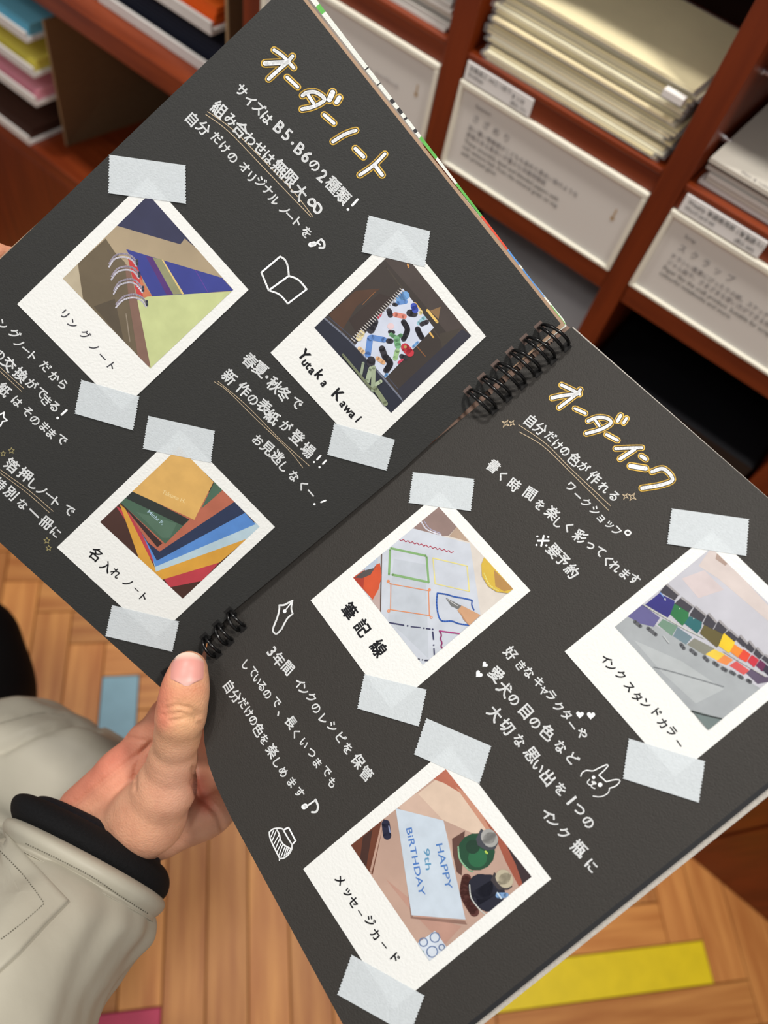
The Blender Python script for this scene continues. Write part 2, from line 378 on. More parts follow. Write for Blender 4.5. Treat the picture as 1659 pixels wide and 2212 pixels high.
# goods in the lower openings
b_, o = slab('paper_pack', -.338, -.142, .648, .86, .8002, .862, mat('white_block', (232, 230, 232), rough=.6)); tag(o, 'thick white paper block in the opening below the envelope sign', 'paper')
b_, o = slab('storage_box', -.104, .100, .645, .86, .8002, .868, mat('black_box', (14, 14, 18), rough=.5)); tag(o, 'black storage box in the dark opening under the right sign', 'box')
b_, o = slab('storage_box', .136, .340, .645, .86, .8002, .868, MATS['black_box']); tag(o, 'black storage box one opening further right along the shelving', 'box')
# coloured card stacks on white trays, left
tray_m = mat('white_tray', (228, 224, 220), rough=.5)
def tray(x0, x1, z, cm, colour, n=4, sh=.004, name='coloured sheets', fy=.0, xw=None):
    t = thing('paper_tray', ((x0 + x1) / 2, YF, z), '%s card sheets on a white board tray, %s' % (colour, name), 'paper tray', 'white trays of coloured card in the left shelving')
    b = MB(); b.box(xw or x0, x1, YF + fy, YF + .25, z, z + .007, tray_m); b.build('tray', t, bevel=.0008)
    b = MB(); b.box(xw or x0, x1, YF + fy, YF + fy + .004, z + .007, z + .016, tray_m); b.build('lip', t, bevel=.0008)
    y = YF + fy + .0065; zz = z + .007
    for i in range(n):
        bb = MB(); bb.box(x0, x1 - .004 + .001 * (i % 2), y + .002 * i, YF + .24, zz, zz + sh - .0004, cm); bb.build('card_sheet', t); zz += sh
navy = mat('navy_card', (28, 32, 50), rough=.6); white_c = mat('white_card', (235, 232, 226), rough=.6)
tray(-1.55, -1.1725, .5456, mat('brown_card', (74, 46, 36), rough=.6), 'dark brown', name='lowest tray')
tray(-1.55, -1.118, .6445, mat('pink_card', (236, 160, 176), rough=.6), 'pink', name='below the yellow one')
tray(-1.55, -1.103, .700, mat('yellow_card', (232, 218, 96), rough=.6), 'yellow', name='between blue and pink')
tray(-1.55, -1.099, .7555, mat('sky_card', (120, 196, 222), rough=.6), 'light blue', name='under the thick board')
tray(-.953, -.712, .8676, navy, 'navy blue', n=7, fy=.035, name='on the thick board, lower')
tray(-1.3, -.730, .922, mat('orange_card', (226, 96, 22), rough=.6), 'orange', n=5, fy=.035, name='above the navy one')
tray(-1.55, -.960, .8676, white_c, 'plain white', n=7, fy=.035, name='left of the navy one')
cbm = mat('cardboard', (122, 96, 66), rough=.8, noise_amt=.06, noise_scale=60, stretch=(1, 1, 6))
cbe = mat('cardboard_edge', (168, 140, 104), rough=.9)
def board(x, y0, y1, z0, z1, label):
    t = thing('cardboard_divider', (x, y0, z0), label, 'divider', 'cardboard dividers in the left shelving')
    b = MB(); b.box(x - .002, x + .002, y0, y1, z0, z1, cbm); b.build('board', t)
    b = MB(); b.box(x - .0021, x + .0021, y0 - .0008, y0, z0, z1, cbe); b.build('cut_edge', t)
t = thing('cardboard_divider', (-1.138, .69, .5452), 'brown cardboard divider leaning right of the four pastel card stacks', 'divider', 'cardboard dividers in the left shelving')
q0 = [(-1.138, .690, .5452), (-1.068, .655, .800), (-1.045, .93, .80), (-1.105, .93, .5452)]; q1 = [(x + .004, y, z) for x, y, z in q0]
b = MB(); b.prism(q1, q0, cbm); b.build('board', t)
b = MB(); b.prism([(-1.138, .6895, .5455), (-1.068, .6545, .800), (-1.064, .6545, .800), (-1.134, .6895, .5455)], [(-1.138, .6902, .5455), (-1.068, .6552, .800), (-1.064, .6552, .800), (-1.134, .6902, .5455)], cbe); b.build('cut_edge', t)
board(-.702, .676, .90, .8672, 1.12, 'brown cardboard divider standing right of the orange card stack')
# ---------------------------------------------------------------- album
ALB = PA.at(781, 1098)
album = thing('album', ALB, 'open ring-bound album with black pages, taped instant photos and white handwriting, held in a hand', 'album')
blackA = mat('black_page', (42, 42, 41), rough=.62, spec=.3, noise_amt=.06, noise_scale=900, bump=.25, bump_scale=1500)
blackB = mat('black_page_warm', (47, 44, 41), rough=.60, spec=.35, noise_amt=.06, noise_scale=900, bump=.3, bump_scale=1500)
black2 = mat('black_sheet_edge', (26, 27, 31), rough=.5)
white = mat('white_gel_ink', (250, 252, 254), rough=.5, spec=.3)
gold = mat('gold_gel_ink', (206, 166, 62), rough=.42, spec=.5, metal=.15)
golds = mat('pale_gold_ink', (196, 176, 146), rough=.5)
marker = mat('black_marker', (30, 30, 36), rough=.5); marker_glare = mat('marker_in_glare', (92, 92, 100), rough=.45)  # second one: black marker greyed, glare over one caption put into its colour
def slabP(pl, outline, h1, h0, m, name, parent=album, mside=None, label=None, px_bottom=False):
    b = MB(); top = [pl.at(x, y, h1) for x, y in outline]; bot = [p - pl.n * (h1 - h0) for p in top]
    b.prism(top, bot, m, mside); o = b.build(name, parent)
    if label: o['label'] = label
    return o
A_out = [(625, -38), (1211, 699), (1027, 866), (960, 931), (860, 1023), (506, 1318), (452, 1377), (424, 1446), (350, 1488), (-329, 875)]
page_a = slabP(PA, A_out, 0, -.0004, blackA, 'page')
B_out = [(1234, 706), (2026, 1395), (822, 2363), (620, 1990), (500, 1768), (468, 1700), (450, 1650), (441, 1600), (440, 1540), (442, 1470), (449, 1374), (500, 1313), (852, 1024), (953, 940), (1021, 886)]
page_b = slabP(PB, B_out, 0, -.0004, blackB, 'page')
# sheets below the right-hand page, showing at its outer edge
for i, (dx, dy) in enumerate([(2.2, 1.8), (4.0, 3.4), (6.4, 5.4), (8.6, 7.4)]):
    o_ = [(1240, 712), (2026 + dx, 1395 + dy), (822 + dx, 2363 + dy), (640, 2020), (520, 1790), (496, 1722), (474, 1648), (466, 1560), (468, 1470), (486, 1400), (700, 1200), (1040, 900)]
    slabP(PB, o_, -.0005 - .0006 * i, -.0009 - .0006 * i, black2, 'page', label='black album sheet under the written page')
grey_c = mat('grey_linen', (182, 176, 168), rough=.8, noise_amt=.1, noise_scale=900, bump=.5, bump_scale=2500)
dark_c = mat('cover_edge_dark', (30, 30, 34), rough=.6)
cb_o = [(1238, 706), (2044, 1412), (838, 2378), (650, 2020), (560, 1850), (540, 1760), (500, 1640), (480, 1500), (520, 1400), (1050, 905)]
slabP(PB, cb_o, -.0034, -.0058, grey_c, 'back_cover', label='grey linen covered back board')
# front cover below the left-hand page
tan = mat('tan_board', (166, 138, 114), rough=.8)
fc_o = [(640, -30), (1216, 694), (1221, 702), (1034, 856), (880, 960), (670, 1122), (480, 1265), (430, 1330), (385, 1412), (342, 1468), (-300, 885), (-320, 850)]
def lower(pl, pts, h1, h0, m, name, label=None): return slabP(pl, pts, h1, h0, m, name, label=label)
lower(PA, fc_o, -.0006, -.0014, tan, 'front_cover', 'bare tan inside of the front board')
cover_w = mat('cover_cloth_white', (228, 232, 224), rough=.7, noise_amt=.05, noise_scale=1500, bump=.5, bump_scale=3000)
cols_ = dict(w=cover_w, g=mat('cover_cloth_green', (92, 172, 78), rough=.7, noise_amt=.1, noise_scale=1200), r=mat('cover_cloth_red', (214, 74, 48), rough=.7), b=mat('cover_cloth_blue', (84, 140, 208), rough=.7), k=mat('cover_cloth_black', (40, 40, 44), rough=.7))
b = MB()
base = slabP(PA, [(634, -28), (1218, 690), (1224, 704), (1034, 850), (670, 1118), (470, 1262), (335, 1462), (-300, 890)], -.0015, -.0034, cover_w, 'front_cover', label='white canvas front board with coloured print')
in_a, in_b = np.array((656., -6.)), np.array((1213., 693.)); d_ = in_b - in_a
segs = [(0, .045, 'w'), (.045, .075, 'g'), (.075, .285, 'w'), (.285, .290, 'k'), (.290, .345, 'w'), (.345, .349, 'k'), (.349, .405, 'w'), (.405, .42, 'k'), (.42, .44, 'w'), (.44, .46, 'k'), (.46, .475, 'w'), (.475, .482, 'k'), (.482, .52, 'w'), (.52, .532, 'k'), (.532, .55, 'w'),
        (.434 + .0, .434, 'w'), (.55, .602, 'g'), (.602, .665, 'w'), (.665, .745, 'g'), (.745, .828, 'r'), (.828, .866, 'b'), (.866, .876, 'w'), (.876, .945, 'b'), (.945, .965, 'w'), (.965, 1.012, 'g')]
segs = [(a * .80 if a < .55 else .44 + (a - .55) * (1.012 - .44) / (1.012 - .55), c * .80 if c <= .55 else .44 + (c - .55) * (1.012 - .44) / (1.012 - .55), k) for a, c, k in segs]
for a, c, k in segs:
    if c <= a: continue
    p0, p1 = in_a + d_ * a, in_a + d_ * c
    w0, w1 = 16 * (1 - a) + 3.0, 16 * (1 - c) + 3.0
    nn = np.array([.78, -.62])
    t0, t1 = 6 * (1 - a) + 1.5, 6 * (1 - c) + 1.5
    b.prism([PA.at(*(p0 + nn * t0), -.0013), PA.at(*(p1 + nn * t1), -.0013), PA.at(*(p1 + nn * w1), -.0013), PA.at(*(p0 + nn * w0), -.0013)],
            [PA.at(*(p0 + nn * t0), -.0036), PA.at(*(p1 + nn * t1), -.0036), PA.at(*(p1 + nn * w1), -.0036), PA.at(*(p0 + nn * w0), -.0036)], cols_[k])
b.build('cover_cloth_edge', album)['label'] = 'white canvas edge with green, red and blue print'
# inner hinge strip, brown-grey, seen in the gutter
b = MB(); hin = mat('hinge_strip', (138, 112, 98), rough=.7)
gp = [(1212, 702), (1228, 714), (1026, 892), (960, 948), (700, 1165), (640, 1212), (1000, 892)]
pl_ = PA
b.prism([PA.at(x, y, -.0042) for x, y in [(1205, 690), (1240, 714), (1030, 905), (960, 965), (930, 940), (1010, 862)]], [PA.at(x, y, -.0052) for x, y in [(1205, 690), (1240, 714), (1030, 905), (960, 965), (930, 940), (1010, 862)]], hin)
b.build('hinge_strip', album)['label'] = 'brown-grey board strip in the gutter'
# wire rings
wire = mat('black_wire', (6, 6, 7), rough=.22, spec=.5)
hole_m = mat('punch_hole', (96, 80, 74), rough=.8); hole_d = mat('punch_hole_dark', (12, 10, 10), rough=.8)
rings = [((1166, 706), (1222, 750)), ((1135, 733), (1192, 778)), ((1104, 761), (1160, 805)), ((1073, 789), (1128, 832)), ((1043, 817), (1096, 859)), ((1013, 845), (1065, 886)),
         ((496, 1322), (523, 1356)), ((470, 1350), (496, 1386)), ((443, 1377), (470, 1413)),]
b = MB(); u_ = 9
b.poly([PA.at(x, y, .00006) for x, y in [(346, 1452), (362, 1440), (372, 1452), (356, 1464)]], mat('punch_hole_dark', (12, 10, 10), rough=.8)); b.build('ring_hole', album)
spd = nrm(PA.at(348, 1491) - PA.at(1215, 705))
for i, (a, c) in enumerate(rings):
    A_, B_ = PA.at(*a), PB.at(*c); mid = (A_ + B_) / 2; e = nrm(B_ - A_); up = nrm(PA.n + PB.n); up = nrm(up - e * up.dot(e))
    half = np.linalg.norm(B_ - A_) / 2; big = i < 6; hgt = half * (.95 if big else .8)
    b = MB()
    for sgn in (-1, 1):
        for extra in ((0, .0) if not big else (0, .0)):
            pass
        path = []
        for k in range(33):
            th = 2 * math.pi * k / 32
            rr = half
            sp = (.0012 + .0005 * math.sin(th) - .0005 * math.cos(th)) * sgn
            path.append(mid + e * (-math.cos(th) * rr * 1.0) + up * (math.sin(th) * hgt) + spd * sp)
        k0 = len(b.v); vs = []; fs = []
        for j, p in enumerate(path[:-1]):
            tdir = nrm(path[j + 1] - path[j - 1 if j else -2]); s1 = nrm(np.cross(tdir, spd)); s2 = np.cross(tdir, s1)
            for q in range(6):
                an = q * math.pi / 3; vs.append(p + (s1 * math.cos(an) + s2 * math.sin(an)) * .00078)
        for j in range(32):
            for q in range(6):
                fs.append((j * 6 + q, j * 6 + (q + 1) % 6, ((j + 1) % 32) * 6 + (q + 1) % 6, ((j + 1) % 32) * 6 + q))
        b.mesh(vs, fs, wire)
    b.build('ring', album, smooth=True)
    b = MB()
    for pl, (x, y), mm_, sz in ((PA, a, hole_m if big else hole_d, 1.0), (PB, c, hole_d, 1.0)):
        u = spd * .0021 * sz; v = nrm(np.cross(pl.n, spd)) * .0020 * sz
        o_ = pl.at(x, y, .00006)
        b.poly([o_ - u - v, o_ + u - v, o_ + u + v, o_ - u + v], mm_)
    b.build('ring_hole', album)
for i in range(5):       # wire ends crossing the hinge strip between the rings
    a0 = np.array(rings[i][0]) * .5 + np.array(rings[i][1]) * .5; a1 = np.array(rings[i + 1][0]) * .5 + np.array(rings[i + 1][1]) * .5; mm = (a0 + a1) / 2 + np.array((1, 1)); b = MB()
    for o_ in (-4.5, 3.5):
        cc = mm + np.array((.74, -.67)) * o_; e1 = np.array((.67, .74)) * 9; e2 = np.array((.74, -.67)) * 1.6
        q = [cc - e1 - e2, cc + e1 - e2, cc + e1 + e2, cc - e1 + e2]; b.prism([PA.at(*p, -.0032) for p in q], [PA.at(*p, -.0042) for p in q], wire)
    b.build('ring_end', album)
HW = .00012   # writing height above page
def write(pl, z, items, em, name='handwriting', parent=None, m=white, h=HW, **k):
    b = MB(); glyphs(b, pl, z, items, em, m, h, **k)
    return b.build(name, parent or (page_a if pl is PA else page_b))
def S(s, *pts):
    return [(c,) + p for c, p in zip(s, pts)]
write(PA, 'Z1', S('サイズはB5・B6の2種類', (560, 140), (632, 225), (712, 290), (775, 375), (882, 455), (950, 518), (993, 590), (1055, 640), (1115, 705), (1182, 780), (1250, 868), (1340, 945), (1425, 1040)), 130)
write(PA, 'Z1', S('組み合わせは無限大', (370, 300), (470, 388), (555, 472), (635, 555), (717, 632), (792, 715), (888, 800), (975, 892), (1060, 1005)), 134)
write(PA, 'Z1', S('自分だけのオリジナルノートを', (140, 385), (235, 462), (350, 545), (415, 628), (483, 712), (588, 795), (642, 878), (725, 920), (785, 990), (838, 1070), (925, 1160), (970, 1210), (1040, 1265), (1115, 1350)), 118)
write(PA, 'Z3', S('ングノートだから', (25, 320), (165, 420), (210, 525), (290, 600), (370, 672), (510, 785), (610, 900), (705, 985)), 150)
write(PA, 'Z3', S('の交換ができる', (-5, 655), (100, 760), (235, 880), (360, 982), (465, 1085), (520, 1168), (610, 1232)), 158)
write(PA, 'Z3', S('紙はそのままで', (45, 1045), (190, 1180), (310, 1290), (390, 1390), (500, 1462), (575, 1540), (690, 1605)), 150)
write(PA, 'Z4', S('箔押しノートで', (175, 450), (375, 590), (500, 735), (620, 825), (745, 905), (840, 1000), (1030, 1125)), 215)
write(PA, 'Z4', S('特別な一冊に', (-10, 730), (165, 865), (335, 1030), (510, 1165), (690, 1310), (830, 1450)), 205)
write(PA, 'Z5', S('春夏・秋冬で', (520, 205), (635, 300), (708, 385), (795, 475), (900, 575), (1040, 680)), 170)
write(PA, 'Z5', S('新作の表紙が登場', (290, 385), (450, 525), (550, 640), (680, 715), (770, 835), (925, 935), (1048, 1060), (1165, 1205)), 165)
write(PA, 'Z5', S('お見逃しなくー', (610, 1095), (715, 1180), (825, 1280), (900, 1395), (1010, 1495), (1112, 1600), (1200, 1685)), 155)
write(PB, 'B1', S('自分だけの色が作れる', (385, 395), (458, 455), (540, 515), (592, 580), (650, 630), (725, 692), (800, 752), (880, 835), (955, 912), (1032, 978)), 108)
write(PB, 'B1', S('ワークショッフ', (695, 908), (750, 978), (815, 1030), (885, 1092), (930, 1155), (995, 1205), (1050, 1250)), 100)
write(PB, 'B2', S('書く時間を楽しく彩ってくれます', (262, 185), (335, 265), (438, 345), (572, 420), (655, 515), (762, 585), (815, 670), (900, 705), (1000, 785), (1085, 865), (1170, 915), (1235, 990), (1300, 1040), (1382, 1105), (1465, 1150)), 120)
write(PB, 'B2', [('要', 775, 910), ('予', 850, 985), ('約', 930, 1080)], 125)
write(PB, 'B3', S('3年間インクのレシピを保管', (585, 125), (655, 205), (745, 290), (860, 440), (905, 510), (980, 582), (1025, 690), (1100, 800), (1190, 875), (1275, 985), (1340, 1090), (1445, 1215), (1528, 1340)), 140)
write(PB, 'B3', S('しているので、長くいつまでも', (330, 260), (400, 325), (440, 405), (490, 470), (540, 550), (632, 630), (650, 745), (775, 830), (825, 940), (905, 1040), (980, 1135), (1040, 1235), (1130, 1320), (1185, 1430)), 128)
write(PB, 'B3', S('自分だけの色を楽しめます', (160, 475), (225, 570), (302, 640), (355, 730), (400, 812), (455, 905), (510, 1000), (590, 1115), (640, 1235), (700, 1325), (785, 1430), (862, 1530)), 132)
write(PB, 'B4', S('好きなキャラクターや', (430, 190), (530, 312), (610, 380), (710, 475), (755, 565), (830, 610), (905, 720), (985, 800), (1040, 910), (1140, 990)), 138)
write(PB, 'B4', S('愛犬の目の色など', (288, 400), (370, 545), (460, 652), (580, 770), (670, 882), (795, 975), (925, 1120), (1048, 1240)), 155)
write(PB, 'B4', S('大切な思い出を1つの', (275, 790), (390, 920), (515, 1058), (638, 1200), (702, 1320), (800, 1425), (925, 1540), (1035, 1655), (1110, 1745), (1200, 1872)), 155)
write(PB, 'B5', S('インク瓶に', (325, 975), (400, 1075), (540, 1225), (745, 1430), (905, 1660)), 205)
def drawing(pl, z, strokes, m=white, name='drawing', parent=None, h=HW, curve=True):
    b = MB()
    for pts, w in strokes: stroke(b, pl, z, pts, w, m, h, curve)
    return b.build(name, parent or (page_a if pl is PA else page_b))
# exclamation marks, dots, notes
drawing(PA, 'Z1', [([(1550, 1070), (1505, 1120)], 20), ([(1468, 1155)], 24)], name='handwriting')
drawing(PA, 'Z1', [([(1140, 1072), (1130, 1100), (1165, 1125), (1205, 1100), (1235, 1130), (1235, 1165), (1205, 1185), (1180, 1160), (1190, 1110), (1175, 1070), (1140, 1072)], 20)], name='handwriting')
drawing(PA, 'Z1', [([(1150, 1455), (1180, 1448)], 42), ([(1185, 1450), (1230, 1415), (1245, 1410)], 14), ([(1240, 1410), (1265, 1440), (1262, 1480), (1225, 1482)], 18), ([(1205, 1435), (1230, 1455)], 14)])
drawing(PA, 'Z3', [([(745, 1275), (690, 1325)], 24), ([(645, 1362)], 30)], name='handwriting')
drawing(PA, 'Z5', [([(1310, 1265), (1270, 1310)], 20), ([(1235, 1338)], 22), ([(1370, 1320), (1335, 1358)], 20), ([(1297, 1395)], 24), ([(1365, 1768), (1315, 1788)], 18), ([(1240, 1810)], 26)], name='handwriting')
drawing(PB, 'B1', [([(1140, 1245), (1118, 1262), (1140, 1285), (1163, 1265), (1140, 1245)], 13)], name='handwriting')
drawing(PB, 'B3', [([(905, 1672), (920, 1665)], 52), ([(925, 1670), (1000, 1620), (1020, 1600)], 16), ([(1020, 1600), (1045, 1665), (1030, 1720), (985, 1725)], 20)])
drawing(PB, 'B2', [([(640, 822), (732, 822)], 16), ([(690, 780), (668, 865)], 16), ([(635, 785)], 18), ([(728, 790)], 18), ([(628, 858)], 18), ([(712, 862)], 18)], name='handwriting')
# underlines
gl = 5.6
drawing(PA, 'Z1', [([(270, 320), (480, 470), (760, 750), (1000, 1000), (1168, 1215)], gl), ([(255, 345), (450, 490), (740, 790), (980, 1040), (1150, 1215)], gl)], golds, 'underline')
drawing(PA, 'Z3', [([(-120, 690), (0, 795), (268, 1035)], gl), ([(-120, 740), (0, 840), (245, 1068)], gl)], golds, 'underline')
drawing(PA, 'Z4', [([(-200, 350), (0, 515), (420, 815), (795, 1138)], 7), ([(-200, 400), (0, 562), (400, 860), (735, 1155)], 7)], golds, 'underline')
drawing(PA, 'Z5', [([(160, 435), (480, 705), (850, 1080), (1185, 1382)], gl), ([(120, 440), (270, 545), (600, 870), (940, 1190), (1108, 1397)], gl)], golds, 'underline')
drawing(PB, 'B1', [([(290, 425), (500, 570), (700, 770), (1005, 1055)], 4.5), ([(295, 480), (480, 590), (700, 800), (990, 1090)], 4.5)], golds, 'underline')
def spark(z, c, r, pl):
    out = []
    for k in range(4):
        a = k * math.pi / 2 - 1.0; b_ = a + math.pi / 4
        out.append((c[0] + r * math.cos(a), c[1] + r * math.sin(a))); out.append((c[0] + r * .28 * math.cos(b_), c[1] + r * .28 * math.sin(b_)))
    return (out + [out[0]], 4.5)
for c_, r_ in (((188, 415), 34), ((238, 412), 27), ((1122, 982), 27), ((1175, 986), 36)): drawing(PB, 'B1', [spark('B1', c_, r_, PB)], golds, curve=False)
def star(c, r, w, rot=-.3, inner=.42):
    out = []
    for k in range(10):
        a = rot + k * math.pi / 5; q = r if k % 2 == 0 else r * inner
        out.append((c[0] + q * math.cos(a), c[1] + q * math.sin(a)))
    return (out + [out[0]], w)
dg = mat('dull_gold_ink', (150, 140, 96), rough=.5)
for st_ in (star((170, 232), 48, 9), star((48, 275), 42, 9), star((700, 1575), 50, 9), star((727, 1685), 45, 9)): drawing(PA, 'Z4', [st_], dg, curve=False)
drawing(PA, 'Z3', [star((0, 1370), 85, 14, .25, .5)], white, curve=False)
def heart(c, s_, ang):
    pts = []
    for k in range(17):
        t = k / 16 * 2 * math.pi; x = 16 * math.sin(t) ** 3; y = -(13 * math.cos(t) - 5 * math.cos(2 * t) - 2 * math.cos(3 * t) - math.cos(4 * t))
        x, y = x * s_, y * s_; pts.append((c[0] + x * math.cos(ang) - y * math.sin(ang), c[1] + x * math.sin(ang) + y * math.cos(ang)))
    return pts
for c, s_, an in [((172, 302), 1.9, .85), ((112, 398), 2.4, .8), ((1118, 800), 2.4, .1), ((1228, 808), 2.6, .1)]:
    b = MB(); b.poly([PB.at(*zc('B4', p), HW) for p in heart(c, s_, an)][:-1], white); b.build('drawing', page_b)
drawing(PA, 'P2', [([(150, 345), (15, 460)], 13), ([(15, 460), (40, 520), (68, 588)], 13), ([(68, 588), (212, 484)], 13), ([(212, 484), (205, 420), (185, 370), (150, 345)], 13), ([(212, 484), (280, 512), (340, 580)], 13), ([(340, 580), (205, 683)], 12), ([(205, 683), (145, 618), (68, 588)], 12)])
drawing(PB, 'N1', [([(990, 380), (860, 450), (740, 510), (600, 520)], 52), ([(600, 520), (595, 660), (540, 880), (460, 1080), (415, 1200)], 48), ([(415, 1200), (410, 1290), (470, 1360), (530, 1365), (620, 1280), (680, 1210)], 48), ([(680, 1210), (740, 1080), (850, 900), (1000, 770)], 46),
                   ([(1000, 770), (960, 640), (965, 520), (990, 390)], 44), ([(960, 440), (800, 640)], 32), ([(760, 695)], 110)])
ib = [([(300, 520), (320, 680), (400, 880), (520, 1130), (610, 1300)], 42), ([(300, 520), (430, 420), (640, 405), (730, 450)], 42), ([(730, 450), (870, 385)], 52), ([(880, 385), (1080, 770)], 42), ([(1090, 770), (985, 890)], 42), ([(720, 460), (860, 700), (975, 890)], 42),
      ([(975, 890), (965, 1030), (880, 1180), (740, 1290), (610, 1310)], 42), ([(530, 460), (600, 590), (640, 760), (740, 900), (940, 1010)], 42), ([(610, 1300), (600, 1360)], 34)]
for a, c in [((430, 470), (350, 660)), ((500, 490), (380, 790)), ((580, 620), (440, 870)), ((610, 720), (490, 1000)), ((650, 860), (530, 1110)), ((700, 900), (590, 1200)), ((770, 950), (650, 1260)), ((820, 970), (740, 1240)), ((870, 990), (800, 1200)), ((930, 1030), (850, 1160))]: ib.append(([a, c], 26))
drawing(PB, 'N2', ib)
drawing(PB, 'B5', [([(765, 470), (785, 425), (840, 395), (930, 400), (1000, 365), (1105, 320), (1128, 335)], 16), ([(1128, 335), (1070, 400), (1005, 455)], 15), ([(1005, 455), (1105, 545)], 15), ([(1105, 545), (1200, 520), (1272, 520), (1282, 545), (1230, 600), (1145, 632)], 15),
                   ([(1145, 632), (1130, 690), (1060, 735), (1000, 745), (930, 735)], 13), ([(935, 487)], 46), ([(1022, 585)], 60), ([(940, 560)], 44), ([(920, 548), (960, 568)], 26), ([(880, 515), (853, 550), (870, 580), (900, 590), (935, 572)], 14), ([(902, 590), (912, 618), (950, 635)], 14)])
# titles: white strokes with a gold outline
def title(pl, z, strokes, w, name='title_lettering'):
    b = MB(); k = (page_a if pl is PA else page_b)
    for pts, f in strokes: stroke(b, pl, z, pts, w[0] + f, gold, HW)
    for pts, f in strokes: stroke(b, pl, z, pts, w[1] + f, blackA if pl is PA else blackB, HW + .00004)
    for pts, f in strokes: stroke(b, pl, z, pts, w[2] + f, white, HW + .00008)
    o = b.build(name, k); o['label'] = 'bold white title strokes outlined in gold'
title(PA, 'Z2', [([(270, 145), (370, 215), (490, 345)], -4), ([(475, 215), (410, 290), (330, 360), (210, 470)], 0), ([(390, 285), (280, 290), (170, 295)], 14), ([(415, 450), (535, 560)], -6), ([(590, 655), (640, 622), (740, 620), (835, 700), (720, 775), (585, 808)], 2), ([(645, 640), (710, 740)], -6),
                 ([(925, 620), (890, 700)], 18), ([(1000, 680), (970, 730)], 10), ([(830, 870), (940, 965)], -4), ([(1185, 1045), (1060, 1090), (930, 1170)], -2), ([(1180, 1250), (1270, 1340)], 2), ([(1510, 1310), (1380, 1440), (1230, 1545)], -4), ([(1400, 1440), (1480, 1545)], 0)], (86, 58, 39))
title(PB, 'B1', [([(625, 115), (700, 150), (765, 185)], 0), ([(770, 150), (735, 190), (605, 290)], -2), ([(740, 187), (650, 195), (550, 215)], 2), ([(728, 297), (810, 335)], -4), ([(832, 395), (900, 368), (980, 375), (1008, 412), (930, 460), (818, 492)], 0), ([(885, 385), (920, 435)], -6),
                 ([(1085, 352), (1060, 395)], 0), ([(1130, 375), (1108, 408)], -2), ([(975, 500), (1060, 545)], -2), ([(1250, 603), (1150, 605), (1045, 610)], -2), ([(1195, 615), (1080, 690)], 0), ([(1245, 668), (1280, 692)], 2), ([(1160, 745), (1280, 765)], 8), ([(1330, 790), (1420, 768), (1490, 850), (1400, 893), (1250, 918)], 2)], (53, 36, 24))
# ---------------------------------------------------------------- instant photos taped on the pages
pb = mat('print_border', (222, 223, 221), rough=.38, spec=.5, bump=.2, bump_scale=900)
def px4(z, pts): return [zc(z, p) for p in pts]
def jig(mb_pts, a, c, n, amp):
    a, c = np.array(a), np.array(c); d = c - a; L = np.linalg.norm(d); nn = np.array([d[1], -d[0]]) / L; out = []
    for k in range(n):
        out.append(tuple(a + d * (k / n))); out.append(tuple(a + d * ((k + .5) / n) + nn * amp * random.uniform(.6, 1.2)))
    return out
tape_m = mat('washi_tape', (224, 231, 236), rough=.55, spec=.3, alpha=.58, noise_amt=.03, noise_scale=700, bump=.25, bump_scale=1400)
def tape(pl, q, parent=album):
    a, b_, c, d = q          # short sides are b-c and d-a (torn zigzag)
    out = [a] + jig(None, b_, c, 13, -2.6) + [c] + jig(None, d, a, 13, -2.6)
    slabP(pl, out, .00062, .00054, tape_m, 'tape', parent)
def print_(pl, z, outer, inner, tz, base, layers, caption, cem, label, cm=marker, tilt=None, cap_off=.02):
    outer = px4(z, outer); inner = px4(z, inner)
    o = slabP(pl, outer, .0004, .0001, pb, 'instant_photo'); o['label'] = label
    b = MB(); h = .00043
    b.poly([pl.at(*p, h) for p in inner], mat('photo_print_%s' % z, tuple(int(x * .86) for x in base), rough=.4, spec=.45, noise_amt=.08, noise_scale=60))
    for L in layers:
        h += .000006
        if L[0] == 's':        # stroke
            mb2 = MB(); _, col, w, pts = L
            s = ZF[z][2]; r = w / 2 / s; q = smooth_line(px4(z, pts))
            for p in q:
                pp = clip([(p[0] + r * math.cos(a), p[1] + r * math.sin(a)) for a in [k * math.pi / 7 for k in range(14)]], inner)
                if len(pp) > 2: b.poly([pl.at(*t, h) for t in pp], flat(col))
            for p, p2 in zip(q[:-1], q[1:]):
                d = np.array(p2) - np.array(p); Ln = np.linalg.norm(d)
                if Ln < 1e-6: continue
                n = np.array([-d[1], d[0]]) / Ln * r
                pp = clip([tuple(np.array(p) + n), tuple(np.array(p2) + n), tuple(np.array(p2) - n), tuple(np.array(p) - n)], inner)
                if len(pp) > 2: b.poly([pl.at(*t, h) for t in pp], flat(col))
        elif L[0] == 't':      # printed text from point a to point b
            _, col, txt, a, c, em = L
            A_, C_ = pl.at(*zc(z, a), h), pl.at(*zc(z, c), h); u = nrm(C_ - A_); v = np.cross(pl.n, u)
            print_text(b, txt, A_, u, v, em / ZF[z][2] * pl.scale(*zc(z, a)), flat(col), off=.01, fit=np.linalg.norm(C_ - A_))
        else:
            col, pts = L[0], L[1]
            pp = clip(px4(z, pts), inner)
            if len(pp) > 2: b.poly([pl.at(*t, h) for t in pp], flat(col))
    b.build('picture', o)
    b = MB(); glyphs(b, pl, z, caption, cem, cm, .00048, off=cap_off); b.build('caption', o)
    return o
def s(col, w, *pts): return ('s', col, w, list(pts))
olive = (108, 94, 72)
rg = []
